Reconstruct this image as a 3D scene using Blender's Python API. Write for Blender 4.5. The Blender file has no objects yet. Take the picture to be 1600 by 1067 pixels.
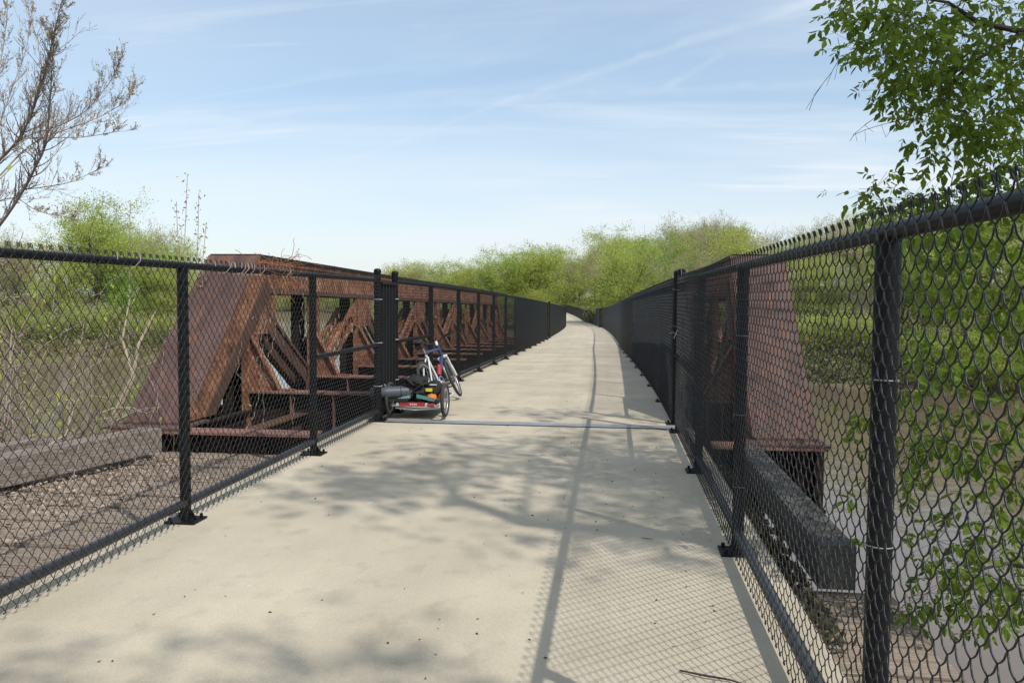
import bpy, math, random
import numpy as np
from mathutils import Vector, Matrix, noise as mnoise
S = bpy.context.scene
COL = S.collection
R = math.radians
# ------------------------------------------------------------------ camera
F_PX, CAM_H = 1334.04, 1.6
YAW, PITCH, ROLL = 0.1180623, 0.0550155, 0.0065974
cam = bpy.data.cameras.new('camera'); co = bpy.data.objects.new('camera', cam); COL.objects.link(co)
cam.sensor_width = 36; cam.lens = F_PX/1600*36; cam.clip_start = .05; cam.clip_end = 3000
fw = Vector((-math.sin(YAW)*math.cos(PITCH), math.cos(YAW)*math.cos(PITCH), -math.sin(PITCH)))
rt = Vector((math.cos(YAW), math.sin(YAW), 0)); up = rt.cross(fw)
rt, up = rt*math.cos(ROLL)+up*math.sin(ROLL), up*math.cos(ROLL)-rt*math.sin(ROLL)
M = Matrix((rt, up, -fw)).transposed().to_4x4(); M.translation = (0, 0, CAM_H)
co.matrix_world = M
S.camera = co
# ------------------------------------------------------------------ light
SUN = Vector((.606, -.54, 1.0)).normalized()
S.view_settings.view_transform = 'Standard'; S.view_settings.look = 'None'
S.view_settings.exposure = 0.0; S.view_settings.gamma = 1
W = bpy.data.worlds.new('World'); S.world = W; W.use_nodes = True
def build_world():
    nt = W.node_tree; N = nt.nodes; L = nt.links
    N.clear()
    out = N.new('ShaderNodeOutputWorld'); bg = N.new('ShaderNodeBackground'); bg.inputs[1].default_value = .15
    L.new(bg.outputs[0], out.inputs[0])
    sky = N.new('ShaderNodeTexSky'); sky.sky_type = 'NISHITA'; sky.sun_disc = False
    sky.sun_elevation = math.asin(SUN.z); sky.sun_rotation = math.atan2(SUN.x, SUN.y)
    sky.altitude = 100; sky.air_density = 1.0; sky.dust_density = .9; sky.ozone_density = 2.0
    tc = N.new('ShaderNodeTexCoord')
    def math_(op, a, b=None, c=None):
        m = N.new('ShaderNodeMath'); m.operation = op
        for i, v in enumerate((a, b, c)):
            if v is None: continue
            if isinstance(v, (int, float)): m.inputs[i].default_value = v
            else: L.new(v, m.inputs[i])
        return m.outputs[0]
    def ramp(v, stops):
        r = N.new('ShaderNodeMapRange'); r.interpolation_type = 'SMOOTHSTEP'
        L.new(v, r.inputs[0]); r.inputs[1].default_value, r.inputs[2].default_value = stops[0]
        r.inputs[3].default_value, r.inputs[4].default_value = stops[1]
        return r.outputs[0]
    sep = N.new('ShaderNodeSeparateXYZ'); L.new(tc.outputs['Generated'], sep.inputs[0])
    x, y, z = sep.outputs
    zc = math_('ADD', math_('MAXIMUM', z, 0.0), .10)
    u, v = math_('DIVIDE', x, zc), math_('DIVIDE', y, zc)
    def cloud(su, sv, rot, det, off, dist=.6):
        c = N.new('ShaderNodeCombineXYZ'); L.new(u, c.inputs[0]); L.new(v, c.inputs[1]); c.inputs[2].default_value = off
        mp = N.new('ShaderNodeMapping'); L.new(c.outputs[0], mp.inputs[0])
        mp.inputs['Rotation'].default_value = (0, 0, rot); mp.inputs['Scale'].default_value = (su, sv, 1)
        n = N.new('ShaderNodeTexNoise'); n.inputs['Scale'].default_value = 1; n.inputs['Detail'].default_value = det
        n.inputs['Roughness'].default_value = .55; n.inputs['Distortion'].default_value = dist
        L.new(mp.outputs[0], n.inputs['Vector']); return n.outputs[0]
    c1 = ramp(cloud(.22, .75, R(14), 7, 3.1), ((.42, .70), (0, .62)))
    c2 = ramp(cloud(.5, 2.2, R(-22), 6, 9.7, 1.0), ((.48, .72), (0, .36)))
    c3 = ramp(cloud(.10, .22, R(5), 4, 1.3), ((.36, .70), (.0, .45)))
    band = ramp(z, ((.10, .26), (1, 0)))            # thin cloud sheet that thickens low down, seen edge on
    band2 = ramp(cloud(.16, .5, R(3), 6, 21.0, .3), ((.36, .62), (.25, .8)))
    low = math_('MULTIPLY', band, band2)
    tot = math_('MAXIMUM', math_('ADD', c1, c2), c3)
    tot = math_('ADD', tot, math_('MULTIPLY', low, .52))
    dcl = N.new('ShaderNodeVectorMath'); dcl.operation = 'DOT_PRODUCT'; L.new(tc.outputs['Generated'], dcl.inputs[0]); dcl.inputs[1].default_value = Vector((.08, .99, .118)).normalized()
    bank = math_('MULTIPLY', math_('MULTIPLY', ramp(dcl.outputs['Value'], ((.975, .9985), (0, 1))), ramp(cloud(.35, 1.0, R(2), 6, 33.0, .3), ((.38, .6), (0, 1)))), ramp(math_('ABSOLUTE', math_('SUBTRACT', z, .112)), ((.01, .045), (1, 0))))
    tot = math_('ADD', tot, math_('MULTIPLY', bank, .55))
    # old condensation trails: thin bands of the dome along great circles
    def trail(a, b, w, s, frm):
        a, b = Vector(a).normalized(), Vector(b).normalized(); n = a.cross(b).normalized(); mid = (a+b).normalized()
        half = a.angle(mid)
        def dot(vec):
            m = N.new('ShaderNodeVectorMath'); m.operation = 'DOT_PRODUCT'; L.new(tc.outputs['Generated'], m.inputs[0]); m.inputs[1].default_value = vec
            return m.outputs['Value']
        nz = N.new('ShaderNodeTexNoise'); nz.inputs['Scale'].default_value = 26; nz.inputs['Detail'].default_value = 4
        L.new(tc.outputs['Generated'], nz.inputs['Vector'])
        d = math_('ABSOLUTE', math_('ADD', dot(n), math_('MULTIPLY', math_('SUBTRACT', nz.outputs[0], .5), w*1.5)))
        k = ramp(d, ((0, w), (1, 0)))
        e = ramp(dot(mid), ((math.cos(half*1.15), math.cos(half*.75)), (0, 1)))
        n2 = ramp(nz.outputs[0], ((.3, .65), (.35, 1)))
        return math_('MULTIPLY', math_('MULTIPLY', k, e), math_('MULTIPLY', n2, s))
    for a, b, w, s in (((-.12, .97, .218), (.23, .92, .31), .0075, .21), ((-.30, .95, .15), (-.11, .97, .222), .0045, .11),
                       ((.055, .97, .228), (.115, .96, .262), .006, .15), ((-.42, .89, .19), (.35, .91, .22), .008, .13)):
        tot = math_('ADD', tot, trail(a, b, w, s, 0))
    fac = math_('MINIMUM', math_('ADD', math_('MULTIPLY', tot, .74), .19), .92)
    up_ = ramp(z, ((.0, .45), (1, 0)))
    mix = N.new('ShaderNodeMixRGB'); L.new(fac, mix.inputs[0]); 
    tint = N.new('ShaderNodeMixRGB'); tint.blend_type = 'MULTIPLY'; L.new(ramp(z, ((.06, .32), (.12, 1))), tint.inputs[0]); tint.inputs[2].default_value = (1.03, 1.14, 1.10, 1)
    L.new(sky.outputs[0], tint.inputs[1]); L.new(tint.outputs[0], mix.inputs[1])
    mix.inputs[2].default_value = (5.9, 6.3, 6.75, 1)
    L.new(mix.outputs[0], bg.inputs[0])
build_world()
sl = bpy.data.lights.new('sun', 'SUN'); sl.energy = 3.7; sl.angle = R(.53); sl.color = (1, .97, .92)
so = bpy.data.objects.new('sun', sl); COL.objects.link(so)
so.rotation_euler = SUN.to_track_quat('Z', 'Y').to_euler(); so.location = SUN*80
# ------------------------------------------------------------------ bookkeeping
def tag(o, label=None, cat=None, group=None, kind=None):
    if label: o['label'] = label
    if cat: o['category'] = cat
    if group: o['group'] = group
    if kind: o['kind'] = kind
    return o
def link(name, me, parent=None, loc=None):
    o = bpy.data.objects.new(name, me); COL.objects.link(o)
    if parent: o.parent = parent
    if loc is not None: o.location = loc
    return o
def thing(name, label, cat, loc=(0, 0, 0), rot=(0, 0, 0), group=None):
    o = bpy.data.objects.new(name, None); COL.objects.link(o); o.empty_display_size = .2
    o.location = loc; o.rotation_euler = rot
    return tag(o, label, cat, group)
def kids(o): return [c for c in bpy.data.objects if c.parent == o]
def dup(root, loc, rot=(0, 0, 0), scale=None, label=None, group=None):
    def cp(o, par):
        c = o.copy(); COL.objects.link(c)
        if par is not None: c.parent = par
        for k in kids(o): cp(k, c)
        return c
    r = cp(root, None); r.location = loc; r.rotation_euler = rot
    if scale is not None: r.scale = scale
    if label: r['label'] = label
    if group: r['group'] = group
    return r
# ------------------------------------------------------------------ mesh builder
class MB:
    def __init__(s): s.v = []; s.f = []; s.sm = []
    def add(s, vs, fs, smooth=False):
        o = len(s.v); s.v.extend([tuple(p) for p in vs]); s.f.extend([tuple(i+o for i in f) for f in fs]); s.sm.extend([smooth]*len(fs))
    def box(s, a, b, rot=None, c=None):
        (x0, y0, z0), (x1, y1, z1) = a, b
        vs = [Vector(p) for p in ((x0,y0,z0),(x1,y0,z0),(x1,y1,z0),(x0,y1,z0),(x0,y0,z1),(x1,y0,z1),(x1,y1,z1),(x0,y1,z1))]
        if rot is not None:
            c = Vector(c) if c is not None else Vector(((x0+x1)/2, (y0+y1)/2, (z0+z1)/2))
            vs = [c+rot@(p-c) for p in vs]
        s.add(vs, [(0,3,2,1),(4,5,6,7),(0,1,5,4),(1,2,6,5),(2,3,7,6),(3,0,4,7)])
    def beam(s, p, q, w, h, up=(0, 0, 1)):
        p, q = Vector(p), Vector(q); d = (q-p).normalized(); u = Vector(up); sd = d.cross(u)
        if sd.length < 1e-4: sd = d.cross(Vector((0, 1, 0)))
        sd.normalize(); u = sd.cross(d); sd *= w/2; u *= h/2
        vs = [p-sd-u, p+sd-u, p+sd+u, p-sd+u, q-sd-u, q+sd-u, q+sd+u, q-sd+u]
        s.add(vs, [(0,1,2,3)[::-1], (4,5,6,7), (0,1,5,4), (1,2,6,5), (2,3,7,6), (3,0,4,7)])
    def prism(s, poly, x0, x1, axis=0):
        n = len(poly)
        def pt(a, b, x): return (x, a, b) if axis == 0 else ((a, x, b) if axis == 1 else (a, b, x))
        vs = [pt(a, b, x0) for a, b in poly]+[pt(a, b, x1) for a, b in poly]
        fs = [tuple(range(n))[::-1], tuple(range(n, 2*n))]+[(i, (i+1) % n, n+(i+1) % n, n+i) for i in range(n)]
        s.add(vs, fs)
    def tube(s, pts, rad, sides=8, caps=True, smooth=True):
        pts = [Vector(p) for p in pts]; n = len(pts)
        if not hasattr(rad, '__len__'): rad = [rad]*n
        d = (pts[1]-pts[0]).normalized()
        a = d.orthogonal().normalized(); vs = []
        for i, p in enumerate(pts):
            t = (pts[min(i+1, n-1)]-pts[max(i-1, 0)])
            if t.length < 1e-9: t = d
            t.normalize(); a = a-t*a.dot(t)
            if a.length < 1e-6: a = t.orthogonal()
            a.normalize(); b = t.cross(a)
            for k in range(sides):
                w = 2*math.pi*k/sides; vs.append(p+(a*math.cos(w)+b*math.sin(w))*rad[i])
        fs = [(i*sides+k, i*sides+(k+1) % sides, (i+1)*sides+(k+1) % sides, (i+1)*sides+k) for i in range(n-1) for k in range(sides)]
        s.add(vs, fs, smooth)
        if caps:
            s.add(vs[:sides], [tuple(range(sides))[::-1]]); s.add(vs[-sides:], [tuple(range(sides))])
    def cyl(s, p, q, r, sides=16, smooth=True): s.tube([p, q], r, sides, True, smooth)
    def ring(s, c, n, r, t, seg=28, sides=8, squash=1.0):
        c, n = Vector(c), Vector(n).normalized(); a = n.orthogonal().normalized(); b = n.cross(a); vs = []; fs = []
        for i in range(seg):
            w = 2*math.pi*i/seg; e = a*math.cos(w)+b*math.sin(w)
            for k in range(sides):
                v = 2*math.pi*k/sides; vs.append(c+e*(r+t*math.cos(v))+n*(t*squash*math.sin(v)))
        for i in range(seg):
            for k in range(sides):
                fs.append((i*sides+k, ((i+1) % seg)*sides+k, ((i+1) % seg)*sides+(k+1) % sides, i*sides+(k+1) % sides))
        s.add(vs, fs, True)
    def rivet(s, c, n, r=.014, h=.011):
        c, n = Vector(c), Vector(n).normalized(); a = n.orthogonal().normalized(); b = n.cross(a); vs = []
        for rr, hh in ((r, 0), (r*.62, h)):
            for k in range(6):
                w = math.pi*k/3; vs.append(c+(a*math.cos(w)+b*math.sin(w))*rr+n*hh)
        s.add(vs, [(k, (k+1) % 6, 6+(k+1) % 6, 6+k) for k in range(6)]+[tuple(range(6, 12))], True)
    def mesh(s, name, mat):
        me = bpy.data.meshes.new(name); me.from_pydata(s.v, [], s.f); me.polygons.foreach_set('use_smooth', s.sm)
        me.materials.append(mat); me.update(); return me
    def build(s, name, mat, parent=None, loc=None): return link(name, s.mesh(name, mat), parent, loc)
def np_mesh(name, V, Fq, mat, smooth=False):
    """V (n,3), Fq (m,k) -> mesh"""
    me = bpy.data.meshes.new(name); n, (m, k) = len(V), Fq.shape
    me.vertices.add(n); me.vertices.foreach_set('co', np.ascontiguousarray(V, dtype=np.float32).ravel())
    me.loops.add(m*k); me.loops.foreach_set('vertex_index', np.ascontiguousarray(Fq, dtype=np.int32).ravel())
    me.polygons.add(m); me.polygons.foreach_set('loop_start', np.arange(0, m*k, k, dtype=np.int32))
    try: me.polygons.foreach_set('loop_total', np.full(m, k, dtype=np.int32))
    except Exception: pass
    me.polygons.foreach_set('use_smooth', np.full(m, smooth)); me.materials.append(mat); me.update(calc_edges=True); me.validate(); return me
# ------------------------------------------------------------------ materials
def mat(name, stops, scale=3.0, rough=.7, bump=0., bscale=None, metal=0., spec=.5, detail=6, stretch=(1,1,1), coord='Object',
        second=None, trans=0., island=0., fine=None, bdist=.02, coat=0.):
    m = bpy.data.materials.new(name); m.use_nodes = True; nt = m.node_tree; N, L = nt.nodes, nt.links
    b = N['Principled BSDF']; b.inputs['Roughness'].default_value = rough; b.inputs['Metallic'].default_value = metal
    b.inputs['Specular IOR Level'].default_value = spec; b.inputs['Coat Weight'].default_value = coat
    if coord == 'Position': vec = N.new('ShaderNodeNewGeometry').outputs['Position']
    else: vec = N.new('ShaderNodeTexCoord').outputs[coord]
    mp = N.new('ShaderNodeMapping'); mp.inputs['Scale'].default_value = stretch; L.new(vec, mp.inputs[0])
    def nz(sc, d=detail, r=.6):
        n = N.new('ShaderNodeTexNoise'); n.inputs['Scale'].default_value = sc; n.inputs['Detail'].default_value = d; n.inputs['Roughness'].default_value = r
        L.new(mp.outputs[0], n.inputs['Vector']); return n.outputs[0]
    cr = N.new('ShaderNodeValToRGB'); e = cr.color_ramp.elements
    while len(e) < len(stops): e.new(.5)
    for i, (p, c) in enumerate(stops): e[i].position = p; e[i].color = (*c, 1)
    L.new(nz(scale), cr.inputs[0]); colr = cr.outputs[0]
    if second:                      # (colour, scale, low, high, strength): patches of another colour
        c2, sc, lo, hi, st = second
        r = N.new('ShaderNodeMapRange'); L.new(nz(sc, 5), r.inputs[0]); r.inputs[1].default_value = lo; r.inputs[2].default_value = hi; r.inputs[4].default_value = st
        x = N.new('ShaderNodeMixRGB'); L.new(r.outputs[0], x.inputs[0]); L.new(colr, x.inputs[1]); x.inputs[2].default_value = (*c2, 1); colr = x.outputs[0]
    if fine:                        # (scale, amount): fine grain
        r = N.new('ShaderNodeMapRange'); L.new(nz(fine[0], 2), r.inputs[0]); r.inputs[1].default_value = .3; r.inputs[2].default_value = .7
        r.inputs[3].default_value = 1-fine[1]; r.inputs[4].default_value = 1+fine[1]
        x = N.new('ShaderNodeMixRGB'); x.blend_type = 'MULTIPLY'; x.inputs[0].default_value = 1; L.new(colr, x.inputs[1]); L.new(r.outputs[0], x.inputs[2]); colr = x.outputs[0]
    if island:
        g = N.new('ShaderNodeNewGeometry'); oi = N.new('ShaderNodeObjectInfo')
        h = N.new('ShaderNodeHueSaturation')
        def rng_(v, a, bb):
            r = N.new('ShaderNodeMapRange'); L.new(v, r.inputs[0]); r.inputs[3].default_value = a; r.inputs[4].default_value = bb; return r.outputs[0]
        L.new(rng_(oi.outputs['Random'], .5-.035*min(1, island*2), .5+.02*min(1, island*2)), h.inputs['Hue'])
        L.new(rng_(g.outputs['Random Per Island'], 1-island, 1+island), h.inputs['Value']); L.new(colr, h.inputs['Color']); colr = h.outputs[0]
    L.new(colr, b.inputs['Base Color'])
    if bump:
        bn = N.new('ShaderNodeBump'); bn.inputs['Strength'].default_value = bump; bn.inputs['Distance'].default_value = bdist
        L.new(nz(bscale or scale*4, 8), bn.inputs['Height']); L.new(bn.outputs[0], b.inputs['Normal'])
    if trans:
        t = N.new('ShaderNodeBsdfTranslucent'); L.new(colr, t.inputs[0]); mx = N.new('ShaderNodeMixShader'); mx.inputs[0].default_value = trans
        L.new(b.outputs[0], mx.inputs[1]); L.new(t.outputs[0], mx.inputs[2]); L.new(mx.outputs[0], N['Material Output'].inputs[0])
    return m
def flat(name, c, rough=.5, metal=0., **k):
    d = tuple(v*.82 for v in c); return mat(name, [(.3, d), (.7, c)], 9, rough, metal=metal, **k)
def wear(m):
    nt = m.node_tree; N, L = nt.nodes, nt.links; b = N['Principled BSDF']; src = b.inputs['Base Color'].links[0].from_socket; g = N.new('ShaderNodeNewGeometry')
    def nz(scale, sc, det, lo, hi, a, c):
        mp = N.new('ShaderNodeMapping'); mp.inputs['Scale'].default_value = scale; L.new(g.outputs['Position'], mp.inputs[0]); n = N.new('ShaderNodeTexNoise'); n.inputs['Scale'].default_value = sc; n.inputs['Detail'].default_value = det
        L.new(mp.outputs[0], n.inputs['Vector']); r = N.new('ShaderNodeMapRange'); L.new(n.outputs[0], r.inputs[0])
        for i, v in enumerate((lo, hi, a, c)): r.inputs[i+1].default_value = v
        return r.outputs[0]
    for v in (nz((1, .07, 1), 2.4, 4, .35, .65, .93, 1.04), nz((1, 1, 1), .9, 7, .38, .62, .92, 1.05), nz((1, .6, 1), 6, 6, .56, .72, 1.0, .87)):
        x = N.new('ShaderNodeMixRGB'); x.blend_type = 'MULTIPLY'; x.inputs[0].default_value = 1; L.new(src, x.inputs[1]); L.new(v, x.inputs[2]); src = x.outputs[0]
    x = N.new('ShaderNodeMixRGB'); L.new(nz((1, 1, 1), 42, 2, .76, .80, 0, .45), x.inputs[0]); L.new(src, x.inputs[1]); x.inputs[2].default_value = (.7, .67, .6, 1); src = x.outputs[0]
    x = N.new('ShaderNodeMixRGB'); L.new(nz((2.2, 1, 1), 3.1, 3, .735, .76, 0, .4), x.inputs[0]); L.new(src, x.inputs[1]); x.inputs[2].default_value = (.66, .63, .56, 1); src = x.outputs[0]
    L.new(src, b.inputs['Base Color'])
flat_ = lambda name, c, rough: mat(name, [(.3, tuple(v*.7 for v in c)), (.7, c)], 5, rough, spec=.2)
M_CONC = mat('concrete', [(.25, (.425,.362,.262)), (.5, (.495,.425,.313)), (.75, (.535,.466,.348))], .55, .9, .25, 90, coord='Position', spec=.25,
             second=((.37,.325,.25), .23, .5, .75, .6), fine=(160, .13), bdist=.004)
wear(M_CONC)
M_VINYL = mat('black_vinyl', [(.3, (.010,.011,.011)), (.7, (.018,.019,.019))], 6, .34, spec=.30)
M_POST = mat('black_paint', [(.3, (.005,.0055,.006)), (.7, (.011,.012,.013))], 4, .48, spec=.18, second=((.03,.03,.028), 14, .62, .8, .4))
M_RAIL = mat('sunlit_rail_paint', [(.3, (.014,.016,.018)), (.7, (.030,.033,.036))], 5, .33, spec=.5)  # lighter copy of the black paint; sunlit look of the bottom rail put into colour
M_GALV = mat('galvanised_steel', [(.3, (.24,.25,.26)), (.7, (.34,.35,.36))], 7, .55, metal=.35, second=((.22,.2,.17), 3, .5, .75, .5))
M_RUST = mat('rusted_steel', [(.25, (.06,.032,.024)), (.42, (.15,.068,.042)), (.56, (.235,.10,.058)), (.72, (.36,.20,.125))], 3.2, .85, .5, 25, spec=.2,
             second=((.50,.26,.13), 13, .52, .66, .65), fine=(45, .5), bdist=.01)
M_MAUVE = mat('oxide_painted_steel', [(.25, (.066,.036,.029)), (.5, (.102,.058,.048)), (.78, (.145,.086,.072))], 3.2, .75, .3, 40, spec=.3,
              second=((.19,.085,.05), 7, .53, .68, .75), stretch=(1.6, .5, .5), fine=(60, .2), bdist=.004)
M_BROWN = mat('dark_brown_steel', [(.25, (.060,.036,.026)), (.55, (.105,.060,.040)), (.8, (.15,.085,.052))], 3.5, .85, .4, 30, spec=.2,
              second=((.24,.10,.05), 8, .57, .72, .7), fine=(70, .2), bdist=.008)
M_DARK = flat_('near_black_steel', (.022,.019,.017), .7)  # even near-black colour for the chord covers
M_SOOT_SHADE = mat('soot_and_shade_steel', [(.3, (.012,.009,.008)), (.66, (.032,.021,.017)), (.85, (.10,.048,.032))], 4, .85, .3, 30, spec=.15)  # soot on beam webs; on outer verticals and bottom chords, shade painted over rust
M_FLANGE = mat('pale_rust', [(.25, (.15,.075,.055)), (.55, (.25,.135,.105)), (.8, (.33,.20,.155))], 4, .85, .3, 30, spec=.2, fine=(60, .2))
M_ABUT = mat('stained_concrete', [(.3, (.10,.092,.08)), (.7, (.22,.205,.18))], 1.2, .95, .4, 12, spec=.2)
M_WOOD = mat('weathered_timber', [(.2, (.18,.135,.10)), (.5, (.33,.255,.19)), (.8, (.47,.385,.30))], 5, .95, .9, 9, spec=.1, stretch=(.7, 9, 9),
             second=((.13,.10,.075), 1.6, .5, .7, .6), bdist=.02)
M_WOODY = mat('weathered_beam', [(.2, (.11,.088,.068)), (.5, (.25,.21,.17)), (.8, (.42,.37,.31))], 5, .95, .9, 9, spec=.1, stretch=(9, .7, 9),
              second=((.13,.10,.075), 1.6, .5, .7, .6), bdist=.02)
M_BEAMG = mat('grey_treated_beam', [(.2, (.055,.050,.042)), (.5, (.10,.094,.082)), (.8, (.16,.15,.135))], 5, .95, .9, 9, spec=.15, stretch=(9, .8, 9), bdist=.015)
M_BARK = mat('bark', [(.3, (.055,.042,.033)), (.7, (.14,.115,.095))], 14, .95, .8, 30, stretch=(1, 1, .3), spec=.1)
M_TWIG = mat('pale_twig', [(.3, (.27,.205,.165)), (.7, (.42,.34,.285))], 3, .9, spec=.1, coord='Position')
M_TWIGD = mat('dark_twig', [(.3, (.045,.035,.03)), (.7, (.10,.08,.065))], 3, .9, spec=.1, coord='Position')
M_TWIGG = mat('grey_twig', [(.3, (.28,.235,.19)), (.7, (.42,.365,.30))], .3, .9, spec=.1, coord='Position')
def leafmat(n, a, b, tr=.45, isl=.35, sc=.6): return mat(n, [(.3, a), (.7, b)], sc, .6, spec=.25, coord='Position', trans=tr, island=isl)
M_LEAF1 = leafmat('spring_leaf', (.37,.45,.08), (.53,.58,.16), .5, .25)
M_LEAF2 = leafmat('bright_leaf', (.25,.41,.05), (.38,.54,.10), .5, .25)
M_LEAF3 = leafmat('olive_leaf', (.40,.38,.14), (.54,.50,.24), .5, .25)
M_UNDER = leafmat('bank_scrub', (.15,.135,.055), (.22,.25,.075), .35, .4)
M_MAPLE = leafmat('elder_leaf', (.09,.165,.018), (.22,.32,.04), .5, .3, 2)
M_BUD = leafmat('bud', (.36,.26,.13), (.54,.42,.24), .3)
M_GRASS = mat('bank_grass', [(.25, (.12,.088,.06)), (.5, (.15,.12,.065)), (.75, (.13,.14,.045))], .16, .95, .6, 3, spec=.1, coord='Position', fine=(2.2, .3), bdist=.3)
M_LITTER = leafmat('dry_leaf', (.27,.215,.155), (.44,.365,.28), .15, .4, 5)
M_WEED = leafmat('dry_weed', (.045,.05,.018), (.12,.10,.05), .2, .4, 3)
M_DEBRIS = leafmat('debris', (.03,.022,.015), (.12,.08,.05), 0.0001, .4, 5)
def water_mat():
    m = mat('river_water', [(.3, (.135,.098,.066)), (.7, (.175,.128,.086))], .05, .12, coord='Position', spec=.5)
    nt = m.node_tree; N, L = nt.nodes, nt.links; b = N['Principled BSDF']
    g = N.new('ShaderNodeNewGeometry'); mp = N.new('ShaderNodeMapping'); mp.inputs['Scale'].default_value = (1, 1.0, 1); L.new(g.outputs['Position'], mp.inputs[0])
    n = N.new('ShaderNodeTexNoise'); n.inputs['Scale'].default_value = .75; n.inputs['Detail'].default_value = 5; n.inputs['Distortion'].default_value = .5
    L.new(mp.outputs[0], n.inputs['Vector'])
    bp = N.new('ShaderNodeBump'); bp.inputs['Strength'].default_value = .34; bp.inputs['Distance'].default_value = .12
    L.new(n.outputs[0], bp.inputs['Height']); L.new(bp.outputs[0], b.inputs['Normal']); return m
M_WATER = water_mat()
# ------------------------------------------------------------------ path profile
def zd(y):
    s = -.0215*3*math.log1p(math.exp(min(40, (y-13)/3.0)))
    return s
def dx(y): return -.00031*max(0, y-10)**2
def rx(y):                      # extra drift of the right edge
    t = min(1, max(0, (y-11)/24)); r = -.3*t*t*(3-2*t)
    return r-.24*min(1, max(0, (y-77.95)/1.2))
XL, XR = -2.97, .79
# ------------------------------------------------------------------ ground, river
NEAR = [(-200,-30),(-60,0),(-25,3),(-10,6),(-6,8.4),(-5,8.7),(1.9,8.7),(1.95,3.2),(3.2,1.8),(9,-1),(40,-40),(60,-200),(-200,-200)]
FARL = [(-400,60),(-130,58),(-62,68),(-44,81),(-47,96),(-70,140),(-104,190),(-200,250),(-400,260)]
FARR = [(-400,330),(-160,240),(-95,208),(-55,200),(-40,150),(-22,106),(-6,92),(7,74),(16,66),(23,62),(31,55),(46,42),(80,22),(160,-20),(500,-120),(500,700),(-400,700)]
def inside_dist(P, poly):
    A = np.array(poly, float); B = np.roll(A, -1, 0); d = np.full(len(P), 1e9); ins = np.zeros(len(P), bool)
    for a, b in zip(A, B):
        e = b-a; t = np.clip(((P-a)@e)/(e@e), 0, 1); q = a+t[:, None]*e; d = np.minimum(d, np.hypot(*(P-q).T))
        cnd = ((a[1] > P[:, 1]) != (b[1] > P[:, 1])); xx = (b[0]-a[0])*(P[:, 1]-a[1])/((b[1]-a[1]) if b[1] != a[1] else 1e-9)+a[0]
        ins ^= cnd & (P[:, 0] < xx)
    return np.where(ins, d, -d)
def fract(P, sc, seed):
    return np.array([mnoise.fractal(Vector((p[0]*sc, p[1]*sc, seed)), 1.0, 2.0, 4) for p in P])
def ground_z(P):
    P = np.asarray(P, float)
    n = inside_dist(P, NEAR); l = inside_dist(P, FARL); r = inside_dist(P, FARR)
    s = np.maximum(np.maximum(n, l), r)
    z = np.where(s < 0, -5-np.minimum(2.5, -s*.35), -5+1.5*(1-np.exp(-np.maximum(s, 0)/1.6))+np.minimum(np.maximum(s, 0)*.035, 3.0))
    berm = -.42-.55*np.maximum(0, -P[:, 0]-5.5)-5.0*np.maximum(0, P[:, 0]-.9)-1.2*np.maximum(0, P[:, 1]-8.2)
    z = np.where((n > -3), np.maximum(z, np.minimum(berm, -.42)), z)
    rr = np.maximum(r-8, 0); z = z+np.where((r > 0) & (P[:, 0] > 4), np.minimum(rr*.10, 4.2), 0)
    z = z+np.where(s > 1, .25*fract(P, .12, 4.0), 0)
    xc = -1.1-.00031*np.maximum(0, P[:, 1]-10)**2; pz = -.0215*(P[:, 1]-13)-.35
    near = (np.abs(P[:, 0]-xc) < 6) & (P[:, 1] > 60) & (P[:, 1] < 260); z = np.where(near, np.minimum(z, pz), z)
    return z
def build_ground():
    xs = np.unique(np.round(np.concatenate([np.arange(-30, 50, 1.0), np.linspace(-160, 160, 81), np.linspace(-900, 900, 31)]), 3))
    ys = np.unique(np.round(np.concatenate([np.arange(-8, 30, .8), np.arange(30, 130, 2.0), np.linspace(-200, 340, 68), np.linspace(340, 1500, 20), np.linspace(-900, -200, 8)]), 3))
    X, Y = np.meshgrid(xs, ys); P = np.stack([X.ravel(), Y.ravel()], 1); V = np.column_stack([P, ground_z(P)])
    nx, ny = len(xs), len(ys); i, j = np.meshgrid(np.arange(nx-1), np.arange(ny-1)); a = (j*nx+i).ravel()
    Fq = np.stack([a, a+1, a+nx+1, a+nx], 1)
    o = link('ground', np_mesh('ground', V, Fq, M_GRASS, True)); tag(o, kind='structure')
    b = MB(); b.add([(-900,-900,-5), (900,-900,-5), (900,1500,-5), (-900,1500,-5)], [(0,1,2,3)])
    tag(b.build('river', M_WATER), kind='structure')
build_ground()
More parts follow.
